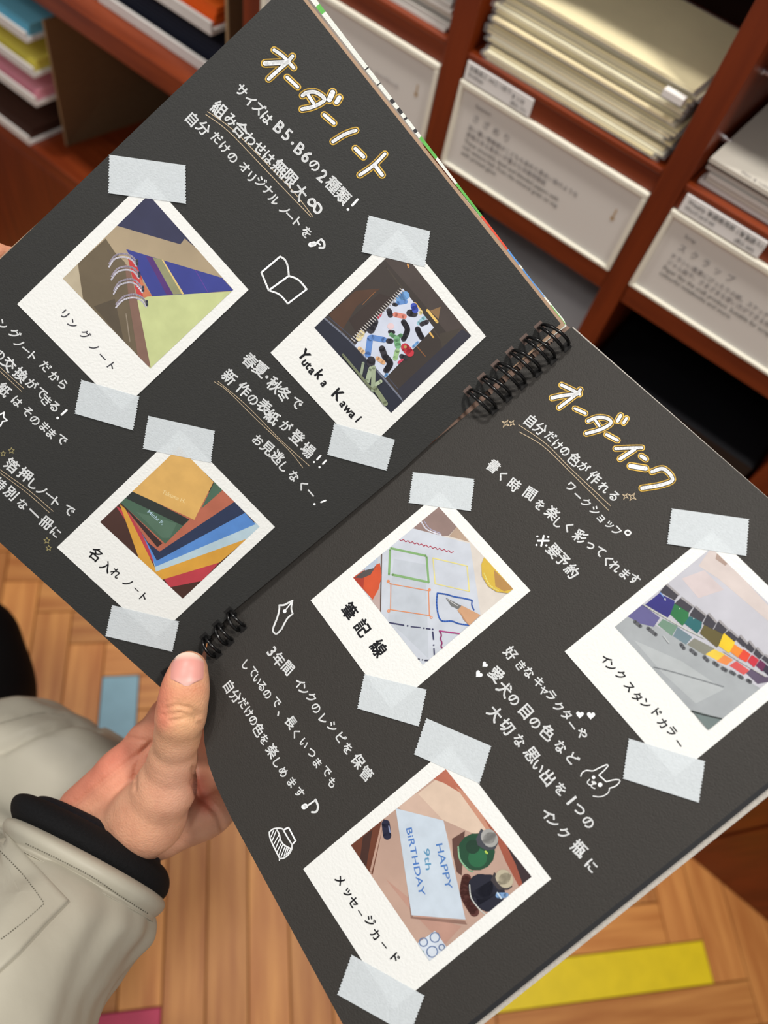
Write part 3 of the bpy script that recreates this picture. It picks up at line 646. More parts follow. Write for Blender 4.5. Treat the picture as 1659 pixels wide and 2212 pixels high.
for r in ([(665, 765), (700, 715), (760, 700), (815, 720), (845, 760)], [(680, 850), (720, 800), (780, 785), (830, 800), (860, 840)], [(695, 945), (730, 890), (790, 870), (840, 880), (885, 935)], [(710, 1035), (760, 985), (830, 970), (880, 990), (910, 1030)]):
    rg += [s((178, 168, 186), 12, *r), s((226, 222, 236), 11, *[(x - 2, y + 22) for x, y in r]), s((60, 66, 80), 16, (r[-1][0] + 2, r[-1][1] - 15), (r[-1][0] + 4, r[-1][1] + 12))]
print_(PA, 'P1', [(920, 195), (1588, 940), (745, 1738), (52, 1035)], [(925, 310), (1487, 940), (935, 1462), (355, 865)], 0, (180, 160, 128), [
    ((48, 50, 84), [(925, 300), (715, 515), (900, 570), (1135, 638), (1165, 600), (1235, 660)]),
    (olive, [(640, 600), (455, 765), (490, 1000), (860, 1390), (800, 1000), (770, 760), (700, 690)]),
    ((88, 76, 60), [(560, 1050), (700, 1000), (760, 1280), (860, 1390), (800, 1330)]),
    ((192, 178, 152), [(455, 765), (350, 865), (490, 1010)]),
    ((52, 62, 150), [(775, 670), (1410, 860), (1490, 945), (1200, 968), (950, 985), (850, 800)]), ((86, 44, 122), [(905, 715), (950, 725), (1085, 970), (1045, 975)]), ((150, 150, 112), [(950, 725), (1012, 740), (1148, 968), (1088, 972)]),
    ((232, 204, 130), [(1012, 740), (1022, 742), (1160, 968), (1146, 970)]), s((96, 60, 160), 5, (1235, 810), (1320, 960)), ((205, 58, 60), [(785, 722), (835, 755), (880, 860), (905, 985), (850, 985), (810, 830)]), ((208, 122, 84), [(860, 850), (950, 985), (890, 992)]),
    ((204, 214, 150), [(850, 1010), (920, 985), (1490, 950), (935, 1470)]), ((134, 100, 86), [(765, 760), (800, 800), (850, 1015), (938, 1455), (900, 1430), (855, 1390), (800, 1050)]), s((150, 136, 118), 8, (775, 1100), (800, 1280))] + rg,
    S('リングノート', (725, 0), (0, 0), (0, 0), (0, 0), (0, 0), (0, 0)) and [(c, (x / 5.184 + 0 - 20) * 3.072, (y / 5.184 + 640 - 320) * 3.072) for c, x, y in [('リ', 725, 200), ('ン', 812, 310), ('グ', 955, 430), ('ノ', 1050, 568), ('ー', 1150, 680), ('ト', 1250, 785)]], 82,
    'instant photo of a ring notebook corner with white rings', marker_glare)
nb = [(62, 60, 70)]
K = (48, 46, 56)
ticks = []
for k in range(27):
    t = k / 26; x, y = 1022 + (672 - 1022) * t, 585 + (942 - 585) * t
    ticks.append(s((206, 200, 198), 6, (x - 14, y - 12), (x + 14, y + 12)))
print_(PA, 'P2', [(998, 150), (1625, 918), (748, 1752), (80, 1035)], [(995, 272), (1520, 915), (945, 1467), (395, 855)], 0, (58, 48, 44), [
    ((72, 62, 58), [(995, 272), (900, 370), (1140, 640), (1400, 960), (1520, 915)]), ((84, 56, 40), [(500, 760), (690, 590), (870, 575), (700, 700), (590, 880)]), ((56, 44, 40), [(640, 800), (860, 610), (960, 640), (700, 900)]), s((70, 60, 52), 10, (910, 420), (1330, 980)), ((66, 58, 50), [(1290, 900), (1440, 860), (1380, 960), (1310, 1010)]),
    ((34, 38, 56), [(390, 855), (465, 785), (660, 960), (1035, 1385), (945, 1470)]), s((118, 124, 142), 12, (465, 785), (700, 1000), (1040, 1390)), s((70, 74, 92), 6, (490, 775), (720, 980), (1050, 1360)), ((46, 46, 60), [(1455, 865), (1525, 915), (1035, 1390), (990, 1300)]),
    s((240, 196, 100), 18, (1115, 680), (1165, 745)), s((235, 185, 95), 12, (1218, 885), (1248, 925)), s((235, 165, 90), 12, (1064, 402), (1070, 420)), ((146, 112, 72), [(1300, 705), (1285, 795), (1222, 735)]), s((246, 202, 108), 18, (1205, 730), (1275, 815)), s((130, 84, 50), 8, (1130, 990), (1190, 1060)), s((150, 96, 54), 5, (740, 690), (830, 600)),
    ((212, 220, 240), [(1030, 575), (1252, 855), (905, 1217), (683, 985)])] + [
    s((110, 165, 224), 64, (1010, 650), (1045, 625)), s((96, 145, 215), 30, (990, 680), (1050, 670)), s(K, 40, (930, 735), (940, 765)), s(K, 26, (965, 688), (980, 692)), s((226, 136, 120), 36, (975, 762), (1040, 775)), s(K, 52, (1080, 750), (1110, 755)), s((58, 82, 190), 46, (1108, 700), (1118, 728)), s((240, 222, 160), 26, (1155, 750), (1160, 745)),
    s((150, 200, 216), 28, (1142, 825), (1180, 785)), s(K, 34, (1165, 830), (1200, 815)), s(K, 40, (1035, 815), (1062, 870), (1035, 935)), s(K, 58, (825, 815), (800, 870)), s((236, 208, 214), 48, (942, 845)), s(K, 26, (935, 885), (962, 888)), s(K, 40, (1135, 865), (1150, 900), (1165, 925)), s((96, 142, 216), 44, (795, 930), (778, 1048)), s((96, 142, 216), 40, (805, 925), (895, 942)),
    s(K, 36, (925, 950), (945, 952)), s((118, 180, 130), 28, (945, 905), (985, 925), (1015, 910)), s((118, 180, 130), 44, (985, 935), (995, 985)), s((158, 198, 140), 34, (990, 1020), (975, 1075)), s(K, 44, (880, 1005), (900, 1060)), s(K, 46, (900, 1060), (938, 1110), (912, 1160)), s((236, 180, 132), 30, (848, 1075), (890, 1105)), s(K, 60, (802, 1090), (800, 1110)), s((240, 205, 160), 30, (720, 1005), (745, 1030)),
    s((215, 58, 88), 16, (850, 785), (872, 760)), s((242, 226, 172), 44, (735, 895), (715, 930)), s((215, 70, 100), 18, (1000, 1105), (1025, 1085)), s(K, 34, (1020, 1060), (1050, 1070)), s((110, 165, 224), 20, (905, 1200), (915, 1190)), s((206, 48, 64), 58, (1045, 995), (1080, 1035)), s((190, 150, 90), 22, (1047, 993)), s((110, 165, 224), 18, (1105, 990), (1135, 960))] + ticks + [
    s((150, 165, 140), 20, (745, 1110), (728, 1200)), s((168, 184, 154), 34, (800, 1150), (775, 1240)), s((176, 190, 160), 26, (870, 1240), (800, 1285)), s((160, 175, 145), 30, (820, 1140), (815, 1300)), s((140, 150, 118), 34, (830, 1290), (905, 1400)), s((120, 128, 100), 18, (600, 1050), (800, 1290))],
    [('Y', 322, 1050, 1.25), ('u', 325, 1108), ('t', 352, 1130), ('a', 375, 1168), ('k', 435, 1190, 1.15), ('a', 462, 1258), ('K', 565, 1335, 1.25), ('a', 598, 1405), ('w', 632, 1445), ('a', 665, 1482), ('i', 712, 1512)], 88, 'instant photo of a patterned notebook in a dark shop window', cap_off=.035)
print_(PA, 'P3', [(920, 155), (1575, 825), (752, 1590), (72, 965)], [(915, 275), (1470, 822), (940, 1318), (370, 790)], 0, (72, 38, 28), [
    ((196, 60, 72), [(480, 680), (1200, 1060), (1075, 1195), (850, 1240)]), ((224, 164, 58), [(505, 665), (545, 700), (760, 1130), (1390, 900), (1195, 1068), (800, 1187), (640, 1045)]), ((184, 210, 224), [(600, 700), (720, 990), (755, 1132), (1388, 903), (1475, 820), (1440, 795)]), ((84, 140, 216), [(590, 720), (710, 980), (752, 1098), (1442, 805), (1368, 726)]),
    ((36, 50, 84), [(560, 700), (700, 940), (762, 1057), (1370, 726), (1295, 648)]), ((188, 104, 80), [(545, 690), (700, 930), (780, 994), (1297, 650), (1212, 566)]), ((56, 38, 38), [(520, 662), (800, 937), (765, 965), (620, 790)]), ((72, 104, 84), [(510, 655), (600, 575), (985, 775), (820, 940)]), ((84, 116, 96), [(620, 720), (900, 800), (850, 900), (800, 900)]), ((76, 108, 88), [(1160, 510), (1215, 570), (1068, 698)]),
    ((42, 48, 46), [(600, 575), (985, 772), (940, 815), (545, 625)]), ((226, 178, 98), [(850, 335), (915, 265), (1152, 514), (1020, 775), (592, 580)]), ('t', (176, 206, 222), 'Michi F.', (695, 722), (798, 812), 34), ('t', (244, 214, 150), 'Takuma H.', (795, 592), (952, 660), 40)],
    [('名', 338, 1010, 1.15), ('入', 415, 1097), ('れ', 480, 1142, .85), ('ノ', 560, 1207, .9), ('ー', 622, 1257, .6), ('ト', 672, 1308)], 86, 'instant photo of coloured notebooks fanned out', cap_off=.02)
scal = [(675 + 375 * k / 24, 526 + 90 * k / 24 + (6 if k % 2 else -5)) for k in range(25)]
print_(PB, 'P4', [(960, 198), (1582, 880), (622, 1697), (67, 947)], [(950, 303), (1462, 868), (840, 1392), (360, 790)], 0, (206, 212, 222), [
    ((222, 214, 206), [(950, 303), (1470, 870), (1240, 1060), (1225, 1040), (1160, 560), (770, 450)]), ((148, 124, 118), [(950, 300), (1075, 440), (1020, 500), (960, 508), (890, 480), (770, 452)]), ((186, 160, 140), [(1075, 440), (1160, 545), (1020, 505)]), s((226, 226, 240), 9, (828, 400), (868, 458), (965, 497)), s((180, 180, 214), 5, (850, 400), (885, 450), (960, 485)),
    ((206, 213, 225), [(770, 450), (1165, 555), (1237, 1042), (840, 1400), (552, 1040), (560, 625)]), ((196, 204, 216), [(640, 660), (860, 700), (880, 1350), (600, 1080)]), s((96, 76, 70), 9, (556, 625), (548, 1035)), ((196, 172, 168), [(545, 690), (545, 1020), (480, 940)]), ((216, 82, 42), [(545, 690), (556, 780), (535, 870), (495, 942), (355, 790), (440, 735), (520, 700)]), ((180, 56, 36), [(360, 790), (440, 770), (430, 860), (470, 910)]), ((186, 202, 222), [(440, 720), (527, 648), (527, 690), (500, 725), (440, 745)]), ((84, 76, 76), [(370, 790), (435, 742), (500, 725), (520, 705), (480, 770), (420, 795)]),
    s((212, 88, 112), 6, *scal), s((132, 180, 116), 15, (622, 588), (860, 640)), s((132, 180, 116), 15, (615, 600), (607, 768)), s((132, 180, 116), 14, (866, 650), (880, 820)), s((132, 180, 116), 16, (632, 770), (880, 822)), s((234, 224, 146), 8, (910, 655), (1145, 710)), s((234, 224, 146), 9, (1145, 710), (1160, 885)), s((234, 224, 146), 7, (1160, 885), (925, 832)), s((234, 224, 146), 8, (925, 832), (910, 655)),
    s((234, 146, 96), 6, (612, 832), (880, 880)), s((234, 146, 96), 6, (880, 880), (885, 1055)), s((234, 146, 96), 6, (890, 1052), (615, 1010)), s((234, 146, 96), 6, (618, 1010), (620, 830)), s((234, 146, 96), 22, (602, 816)), s((234, 146, 96), 20, (886, 874)), s((234, 146, 96), 22, (605, 1020)), s((234, 146, 96), 20, (898, 1064)), s((206, 213, 225), 8, (605, 1020)), s((206, 213, 225), 7, (898, 1064)),
    s((56, 106, 200), 10, (940, 897), (1000, 905), (1060, 922), (1120, 932), (1180, 946)), s((56, 106, 200), 9, (1180, 946), (1178, 980), (1192, 1012)), s((56, 106, 200), 10, (940, 897), (936, 980), (962, 1082), (1040, 1090), (1090, 1108), (1160, 1118)), ((116, 118, 120), [(998, 928), (1108, 985), (1092, 1012), (1035, 985)]), s((216, 216, 218), 4, (1010, 940), (1080, 985)), ((214, 164, 124), [(1108, 982), (1238, 1048), (1160, 1120), (1078, 1015)]), ((190, 140, 104), [(1090, 1015), (1160, 1120), (1120, 1080)]),
    s((58, 60, 100), 9, (610, 1100), (708, 1118)), s((58, 60, 100), 12, (735, 1122)), s((58, 60, 100), 7, (760, 1128), (822, 1134)), s((58, 60, 100), 11, (848, 1138)), s((58, 60, 100), 8, (865, 1141), (890, 1144)), s((58, 60, 100), 12, (908, 1146)), s((58, 60, 100), 10, (908, 1165), (914, 1215)), s((58, 60, 100), 11, (915, 1255)), s((58, 60, 100), 9, (917, 1280), (920, 1328)), s((50, 52, 80), 10, (800, 1352), (815, 1352)), s((50, 52, 80), 9, (838, 1356)), s((50, 52, 80), 11, (857, 1360), (880, 1360)),
    s((178, 58, 130), 9, (955, 1157), (1105, 1178)), s((178, 58, 130), 9, (955, 1157), (968, 1185), (962, 1210), (972, 1240), (966, 1262), (976, 1280)), ((220, 184, 62), [(1265, 645), (1243, 700), (1248, 780), (1290, 850), (1350, 888), (1430, 898), (1470, 868)]), ((184, 138, 74), [(1330, 735), (1465, 868), (1400, 885), (1340, 850)]), s((240, 226, 120), 8, (1262, 760), (1300, 840), (1360, 880))],
    [('筆', 335, 1020), ('記', 425, 1137), ('線', 535, 1277)], 118, 'instant photo of coloured pen line samples on paper', cap_off=.03)
caps = [[(745, 655), (785, 605), (875, 680), (850, 715)], [(850, 738), (890, 700), (980, 765), (950, 802)], [(955, 822), (990, 765), (1070, 830), (1045, 870)], [(1050, 882), (1085, 815), (1145, 880), (1120, 922)], [(1130, 922), (1160, 865), (1225, 925), (1195, 957)], [(1205, 950), (1235, 930), (1300, 985), (1275, 1010)], [(1290, 1000), (1310, 970), (1365, 1030), (1340, 1050)], [(1350, 1050), (1375, 1010), (1420, 1065), (1400, 1090)], [(1410, 1095), (1430, 1060), (1480, 1110), (1455, 1135)], [(1470, 1130), (1490, 1110), (1560, 1160), (1540, 1190)]]
bod = [((44, 40, 130), [(640, 745), (740, 665), (850, 720), (840, 790), (800, 838)]), ((34, 118, 66), [(818, 815), (850, 735), (952, 800), (945, 850), (905, 897)]), ((30, 104, 110), [(918, 880), (955, 828), (1045, 868), (1040, 910), (1010, 952)]), ((98, 88, 44), [(1028, 950), (1060, 888), (1195, 955), (1185, 1010), (1150, 1052)]), ((246, 206, 28), [(1163, 1040), (1200, 945), (1278, 1008), (1270, 1060), (1235, 1092)]), ((246, 140, 36), [(1243, 1080), (1275, 1028), (1337, 1070), (1300, 1124)]),
       ((236, 68, 42), [(1303, 1125), (1340, 1063), (1392, 1100), (1360, 1157)]), ((206, 36, 58), [(1368, 1150), (1400, 1103), (1452, 1140), (1415, 1194)]), ((106, 26, 78), [(1428, 1180), (1460, 1138), (1502, 1170), (1475, 1224)]), ((48, 38, 62), [(1478, 1215), (1500, 1172), (1580, 1230), (1560, 1290)])]
refl = [((98, 94, 150), [(515, 830), (620, 745), (745, 840), (700, 905), (600, 880)]), ((112, 146, 126), [(728, 890), (765, 848), (872, 900), (830, 970)]), ((110, 134, 146), [(838, 970), (870, 905), (975, 978), (930, 1032)]), ((134, 134, 122), [(938, 1030), (990, 985), (1135, 1060), (1070, 1110)]), ((240, 206, 62), [(1068, 1100), (1130, 1063), (1208, 1100), (1160, 1147)]), ((240, 142, 72), [(1148, 1150), (1205, 1103), (1268, 1140), (1220, 1178)]), ((220, 82, 82), [(1238, 1180), (1290, 1148), (1388, 1220), (1340, 1247)]), ((92, 78, 104), [(1358, 1235), (1400, 1198), (1560, 1290), (1440, 1312)])]
L5 = [((168, 174, 178), [(415, 905), (560, 800), (1440, 1330), (1560, 1400), (1090, 1645)]), ((182, 188, 192), [(560, 1000), (900, 1150), (1200, 1350), (1000, 1450), (760, 1230)]), ((216, 204, 200), [(1110, 340), (1340, 560), (1560, 800), (1560, 900), (1160, 560), (1020, 470)]), ((214, 200, 202), [(900, 560), (1060, 500), (1200, 640), (1020, 700)]), ((176, 152, 140), [(1150, 380), (1230, 450), (1210, 470), (1140, 420)])]
L5 += refl + [s((92, 94, 100), 26, *p) for p in ([(565, 868), (605, 900)], [(660, 915), (715, 960)], [(895, 1030), (915, 1058)], [(965, 1070), (1000, 1100)], [(1060, 1120), (1085, 1145)], [(1130, 1160), (1155, 1180)], [(1190, 1200), (1215, 1215)], [(1250, 1225), (1275, 1240)], [(1310, 1255), (1330, 1268)], [(1370, 1285), (1390, 1298)])]
L5 += bod + [((58, 56, 66), c) for c in caps] + [((160, 156, 160), [c[1], (c[1][0] + 12, c[1][1] - 12), (c[2][0] + 12, c[2][1] - 6), c[2]]) for c in caps]
L5 += [s((206, 208, 200), 8, (625, 745), (700, 790), (900, 905), (1060, 985)), s((200, 196, 196), 8, (1200, 1080), (1330, 1160), (1500, 1260)), s((225, 230, 250), 9, (780, 705), (782, 712)), s((220, 240, 228), 8, (885, 775)), s((220, 240, 240), 8, (985, 845)), s((110, 150, 220), 8, (745, 660), (770, 690)), s((126, 132, 138), 4, (700, 1190), (860, 1230), (1200, 1330)), s((200, 204, 206), 6, (770, 970), (810, 1020)),
       ((112, 128, 128), [(975, 1500), (1190, 1560), (1090, 1650)]), s((62, 68, 68), 12, (972, 1505), (1050, 1530), (1190, 1562))]
print_(PB, 'P5', [(1115, 222), (1973, 1055), (850, 1975), (65, 1080)], [(1110, 340), (1838, 1041), (1090, 1640), (422, 905)], 0, (208, 208, 218), L5,
       [('イ', 360, 1135), ('ン', 397, 1187), ('ク', 465, 1247), ('ス', 525, 1332), ('タ', 582, 1402), ('ン', 645, 1452), ('ド', 722, 1517), ('カ', 765, 1592), ('ラ', 828, 1648), ('ー', 880, 1735, .7)], 92, 'instant photo of a row of coloured ink bottles', cap_off=.028)
L6 = [((226, 200, 180), [(720, 600), (940, 430), (1260, 770), (1120, 820), (920, 730)]), ((212, 182, 164), [(640, 650), (760, 560), (920, 730), (1000, 1000), (700, 700)]), ((188, 108, 84), [(940, 405), (850, 470), (930, 500), (1080, 590)]), ((206, 146, 120), [(1060, 560), (1280, 830), (1200, 800), (1000, 520)]), ((166, 84, 62), [(1180, 720), (1490, 1090), (1400, 1150), (1320, 1000), (1260, 860)]), ((52, 34, 38), [(1320, 890), (1490, 1090), (1425, 1140), (1380, 1010)]), ((196, 150, 134), [(560, 1100), (720, 1300), (930, 1520), (1040, 1400), (850, 1340)]),
      ((108, 54, 34), [(340, 890), (555, 722), (480, 1075), (460, 1060)]), ((66, 36, 28), [(420, 835), (480, 790), (440, 1030), (400, 980)]), s((194, 156, 138), 14, (545, 738), (468, 1060)), s((28, 30, 60), 52, (562, 755), (572, 830)), s((150, 160, 200), 7, (582, 770), (590, 810)), ((150, 112, 100), [(690, 1060), (735, 1340), (1060, 1365), (1075, 1390), (720, 1350)]),
      ((204, 218, 233), [(625, 658), (926, 735), (1064, 1357), (725, 1330)]), ('t', (76, 128, 200), 'HAPPY', (878, 885), (942, 1170), 62), ('t', (88, 150, 190), '9th', (800, 912), (815, 1048), 56), ('t', (70, 122, 200), 'BiRTHDAY', (690, 785), (775, 1210), 56),
      ((96, 62, 54), [(980, 850), (1060, 800), (1040, 1080), (1010, 1060), (985, 950)]), s((92, 46, 40), 60, (1070, 1100), (1060, 1200), (1120, 1310)), s((24, 74, 48), 236, (1132, 932)), s((34, 104, 66), 120, (1140, 970)), s((18, 58, 40), 90, (1110, 900)), s((150, 204, 164), 9, (1018, 900), (1030, 980), (1085, 1045), (1110, 1055)), s((200, 226, 90), 12, (1190, 930), (1200, 940)), ((66, 68, 78), [(1130, 850), (1162, 785), (1272, 870), (1250, 915), (1195, 922), (1140, 890)]), s((168, 168, 166), 96, (1208, 835), (1222, 855)),
      s((20, 22, 44), 226, (1200, 1185)), s((20, 22, 44), 160, (1160, 1150), (1210, 1230)), s((224, 226, 220), 7, (1090, 1140), (1100, 1220), (1150, 1290), (1190, 1325)), s((120, 160, 210), 34, (1270, 1205), (1320, 1205)), s((200, 220, 240), 10, (1265, 1190), (1290, 1225)), ((58, 52, 56), [(1222, 1110), (1245, 1060), (1360, 1150), (1330, 1172), (1270, 1170)]), s((192, 182, 156), 96, (1300, 1090), (1318, 1112)),
      ((216, 226, 240), [(762, 1507), (872, 1428), (945, 1530), (838, 1622)])] + [s((140, 166, 214), 8, *[(c[0] + c[2] * math.cos(a), c[1] + c[2] * math.sin(a)) for a in [k * .9 for k in range(8)]]) for c in ((800, 1500, 26), (872, 1470, 30), (855, 1560, 34), (915, 1532, 18))] + [s((120, 170, 170), 8, (795, 1555), (800, 1562))]
print_(PB, 'P6', [(965, 265), (1602, 1103), (610, 1920), (43, 1040)], [(940, 412), (1480, 1088), (838, 1618), (343, 890)], 0, (202, 168, 152), L6,
       [('メ', 275, 1110), ('ッ', 320, 1190), ('セ', 360, 1247), ('ー', 402, 1317, .6), ('ジ', 465, 1367), ('カ', 498, 1450), ('ー', 553, 1520, .65), ('ド', 622, 1600)], 86, 'instant photo of a birthday card and two ink bottles', cap_off=.028)
for q in [[(235, 334), (401.5, 357), (402.5, 440), (233, 417)], [(174.6, 820), (301.6, 857), (288.5, 930), (160, 893)], [(795, 465), (930, 500), (919, 577), (780.6, 544)], [(721, 914), (854, 950), (836, 1017), (706, 982)], [(319.4, 898), (464.6, 931), (456.7, 1000), (307.5, 969)], [(241, 1307), (388, 1343), (373, 1408), (227, 1374)]]: tape(PA, q)
for q in [[(890.7, 1020), (1026, 1034.5), (1018, 1104), (882, 1086)], [(786, 1456), (922.7, 1490), (905.5, 1569.6), (770.7, 1530)], [(1450, 1098), (1619, 1121.5), (1613, 1201), (1440, 1174.5)], [(1357.6, 1595), (1524, 1645), (1510.6, 1734), (1344.5, 1681.5)], [(920, 1551), (1061.8, 1612), (1036.8, 1692.8), (893.5, 1629)], [(758.5, 2062), (917.6, 2151.4), (886, 2237), (727.6, 2148)]]: tape(PB, q)
# ---------------------------------------------------------------- the person: hand, cuff, sleeve, jacket, trousers
def surface_nets(F, lo, step):
    """isosurface F=0 of a sampled field as a quad mesh"""
    S_ = F < 0; nx, ny, nz = F.shape
    acc = np.zeros((nx - 1, ny - 1, nz - 1, 3)); cnt = np.zeros((nx - 1, ny - 1, nz - 1))
    for ax in range(3):
        o1, o2 = [a for a in range(3) if a != ax]
        sl0 = [slice(None)] * 3; sl1 = [slice(None)] * 3; sl0[ax] = slice(0, -1); sl1[ax] = slice(1, None)
        f0, f1 = F[tuple(sl0)], F[tuple(sl1)]; cr = (f0 < 0) != (f1 < 0)
        t = np.where(cr, f0 / np.where(cr, f0 - f1, 1), 0)
        for d1 in (0, 1):
            for d2 in (0, 1):
                s_ = [None] * 3; s_[ax] = slice(None); n1, n2 = F.shape[o1], F.shape[o2]
                s_[o1] = slice(d1, n1 - 1 + d1); s_[o2] = slice(d2, n2 - 1 + d2)
                c = cr[tuple(s_)]; tt = t[tuple(s_)]
                pos = np.zeros(c.shape + (3,)); pos[..., ax] = tt; pos[..., o1] = d1; pos[..., o2] = d2
                acc += pos * c[..., None]; cnt += c
    act = cnt > 0; idx = -np.ones(act.shape, int); idx[act] = np.arange(act.sum())
    ijk = np.argwhere(act); V = (ijk + acc[act] / cnt[act][:, None]) * step + lo
    faces = []
    for ax in range(3):
        o1, o2 = (ax + 1) % 3, (ax + 2) % 3
        sl0 = [slice(None)] * 3; sl1 = [slice(None)] * 3; sl0[ax] = slice(0, -1); sl1[ax] = slice(1, None)
        a, b = S_[tuple(sl0)], S_[tuple(sl1)]; e = np.argwhere(a != b); inside = a[tuple(e.T)]
        ok = (e[:, o1] > 0) & (e[:, o2] > 0) & (e[:, o1] < F.shape[o1] - 1) & (e[:, o2] < F.shape[o2] - 1); e = e[ok]; inside = inside[ok]
        def g(d1, d2):
            q = e.copy(); q[:, o1] -= d1; q[:, o2] -= d2; return idx[tuple(q.T)]
        q = np.stack([g(1, 1), g(0, 1), g(0, 0), g(1, 0)], 1)
        q[~inside] = q[~inside][:, ::-1]; faces.append(q)
    return V, np.concatenate(faces)
def field(P, prims, k):
    """smooth union of tapered capsules; P is (...,3)"""
    acc = None
    for a, b, ra, rb in prims:
        ab = b - a; L = ab.dot(ab) + 1e-12
        t = np.clip(((P - a) @ ab) / L, 0, 1)
        d = np.linalg.norm(P - a - t[..., None] * ab, axis=-1) - (ra + (rb - ra) * t)
        if acc is None: acc = d
        else:
            h = np.clip(.5 + .5 * (acc - d) / k, 0, 1); acc = acc * (1 - h) + d * h - k * h * (1 - h)
    return acc
def chain(pts):
    """pts: (px, py, depth, radius in px)"""
    out = []
    for p, q in zip(pts[:-1], pts[1:]):
        out.append((at(p[0], p[1], p[2]), at(q[0], q[1], q[2]), p[3] * p[2] / FPX, q[3] * q[2] / FPX))
    return out
def blob(name, prims, step, k, m, parent, warp=None, post=None, cap=None):
    A = np.array([p[0] - p[2] for p in prims] + [p[1] - p[3] for p in prims] + [p[0] + p[2] for p in prims] + [p[1] + p[3] for p in prims])
    lo = A.min(0) - 3 * step; hi = A.max(0) + 3 * step; n = np.ceil((hi - lo) / step).astype(int) + 1
    G = np.stack(np.meshgrid(*[lo[i] + step * np.arange(n[i]) for i in range(3)], indexing='ij'), -1)
    F = field(G, prims, k)
    if cap is not None: F = np.maximum(F, cap(G))
    V, Q = surface_nets(F, lo, step)
    for _ in range(2):                      # pull vertices on to the surface
        e = step * .5; f0 = field(V, prims, k)
        g = np.stack([(field(V + np.eye(3)[i] * e, prims, k) - field(V - np.eye(3)[i] * e, prims, k)) / (2 * e) for i in range(3)], -1)
        if cap is None: V = V - np.clip(f0, -step, step)[:, None] * g / (np.linalg.norm(g, axis=1)[:, None] ** 2 + 1e-9)
    N = g / (np.linalg.norm(g, axis=1)[:, None] + 1e-9)
    if warp is not None: V = V + N * warp(V, N)[:, None]
    b = MB(); i = b.mi(m); b.v = [tuple(p) for p in V]; b.f = [tuple(int(x) for x in q) for q in Q]; b.m = [0] * len(b.f)
    o = b.build(name, parent, smooth=True)
    if post: post(o, V, N)
    return o
person = thing('person', at(60, 1950, .42), 'person in a pale khaki jacket with black knit cuff, holding the open album', 'person')
# --- skin with a tone attribute
skin = bpy.data.materials.new('skin'); skin.use_nodes = True; nt = skin.node_tree; pb_ = nt.nodes['Principled BSDF']
pb_.inputs['Roughness'].default_value = .5; pb_.inputs['Specular IOR Level'].default_value = .4
pb_.inputs['Subsurface Weight'].default_value = .18; pb_.inputs['Subsurface Radius'].default_value = (1, .35, .2); pb_.inputs['Subsurface Scale'].default_value = .003
at_n = nt.nodes.new('ShaderNodeAttribute'); at_n.attribute_name = 'tone'
tcn = nt.nodes.new('ShaderNodeTexCoord'); n1 = nt.nodes.new('ShaderNodeTexNoise'); n1.inputs['Scale'].default_value = 90; n1.inputs['Detail'].default_value = 6
mx = nt.nodes.new('ShaderNodeMix'); mx.data_type = 'RGBA'; mx.blend_type = 'MULTIPLY'; mx.inputs[0].default_value = 1
rp = nt.nodes.new('ShaderNodeValToRGB'); rp.color_ramp.elements[0].position = .3; rp.color_ramp.elements[1].position = .7
rp.color_ramp.elements[0].color = (.90, .82, .80, 1); rp.color_ramp.elements[1].color = (1.06, 1.04, 1.02, 1)
nt.links.new(tcn.outputs['Object'], n1.inputs['Vector']); nt.links.new(n1.outputs['Fac'], rp.inputs[0]); nt.links.new(at_n.outputs['Color'], mx.inputs[6]); nt.links.new(rp.outputs[0], mx.inputs[7]); nt.links.new(mx.outputs[2], pb_.inputs['Base Color'])
vo = nt.nodes.new('ShaderNodeTexVoronoi'); vo.inputs['Scale'].default_value = 900
n2 = nt.nodes.new('ShaderNodeTexNoise'); n2.inputs['Scale'].default_value = 300; n2.inputs['Detail'].default_value = 5
ad = nt.nodes.new('ShaderNodeMath'); ad.operation = 'ADD'; bp = nt.nodes.new('ShaderNodeBump'); bp.inputs['Strength'].default_value = .22; bp.inputs['Distance'].default_value = .0006
nt.links.new(tcn.outputs['Object'], vo.inputs['Vector']); nt.links.new(tcn.outputs['Object'], n2.inputs['Vector']); nt.links.new(vo.outputs['Distance'], ad.inputs[0]); nt.links.new(n2.outputs['Fac'], ad.inputs[1]); nt.links.new(ad.outputs[0], bp.inputs['Height']); nt.links.new(bp.outputs[0], pb_.inputs['Normal'])
def seg_d(px, py, pts):
    best = np.full(px.shape, 1e9)
    for a, c in zip(pts[:-1], pts[1:]):
        dx, dy = c[0] - a[0], c[1] - a[1]; L = dx * dx + dy * dy
        t = np.clip(((px - a[0]) * dx + (py - a[1]) * dy) / L, 0, 1); best = np.minimum(best, np.hypot(px - a[0] - t * dx, py - a[1] - t * dy))
    return best
def pj(V):
    q = (V - CAM) @ RM; return CX + FPX * q[:, 0] / q[:, 2], CY + FPX * q[:, 1] / q[:, 2], q[:, 2]
creases = [([(358, 1532), (380, 1524), (410, 1530), (432, 1545)], 6, .0011), ([(352, 1545), (390, 1541), (425, 1552)], 5, .0010), ([(368, 1558), (400, 1553), (436, 1566)], 5, .0009), ([(348, 1518), (372, 1512), (400, 1514)], 4, .0003),
           ([(325, 1604), (306, 1625), (292, 1660), (290, 1705)], 5, .0012), ([(312, 1600), (270, 1590), (255, 1580)], 4, .0009), ([(418, 1690), (432, 1720), (470, 1760), (480, 1790)], 6, .0015), ([(418, 1660), (424, 1700), (430, 1730)], 5, .0013),
           ([(322, 1612), (270, 1650), (200, 1705), (150, 1745)], 6, .0012), ([(420, 1545), (434, 1560)], 5, .0006)]
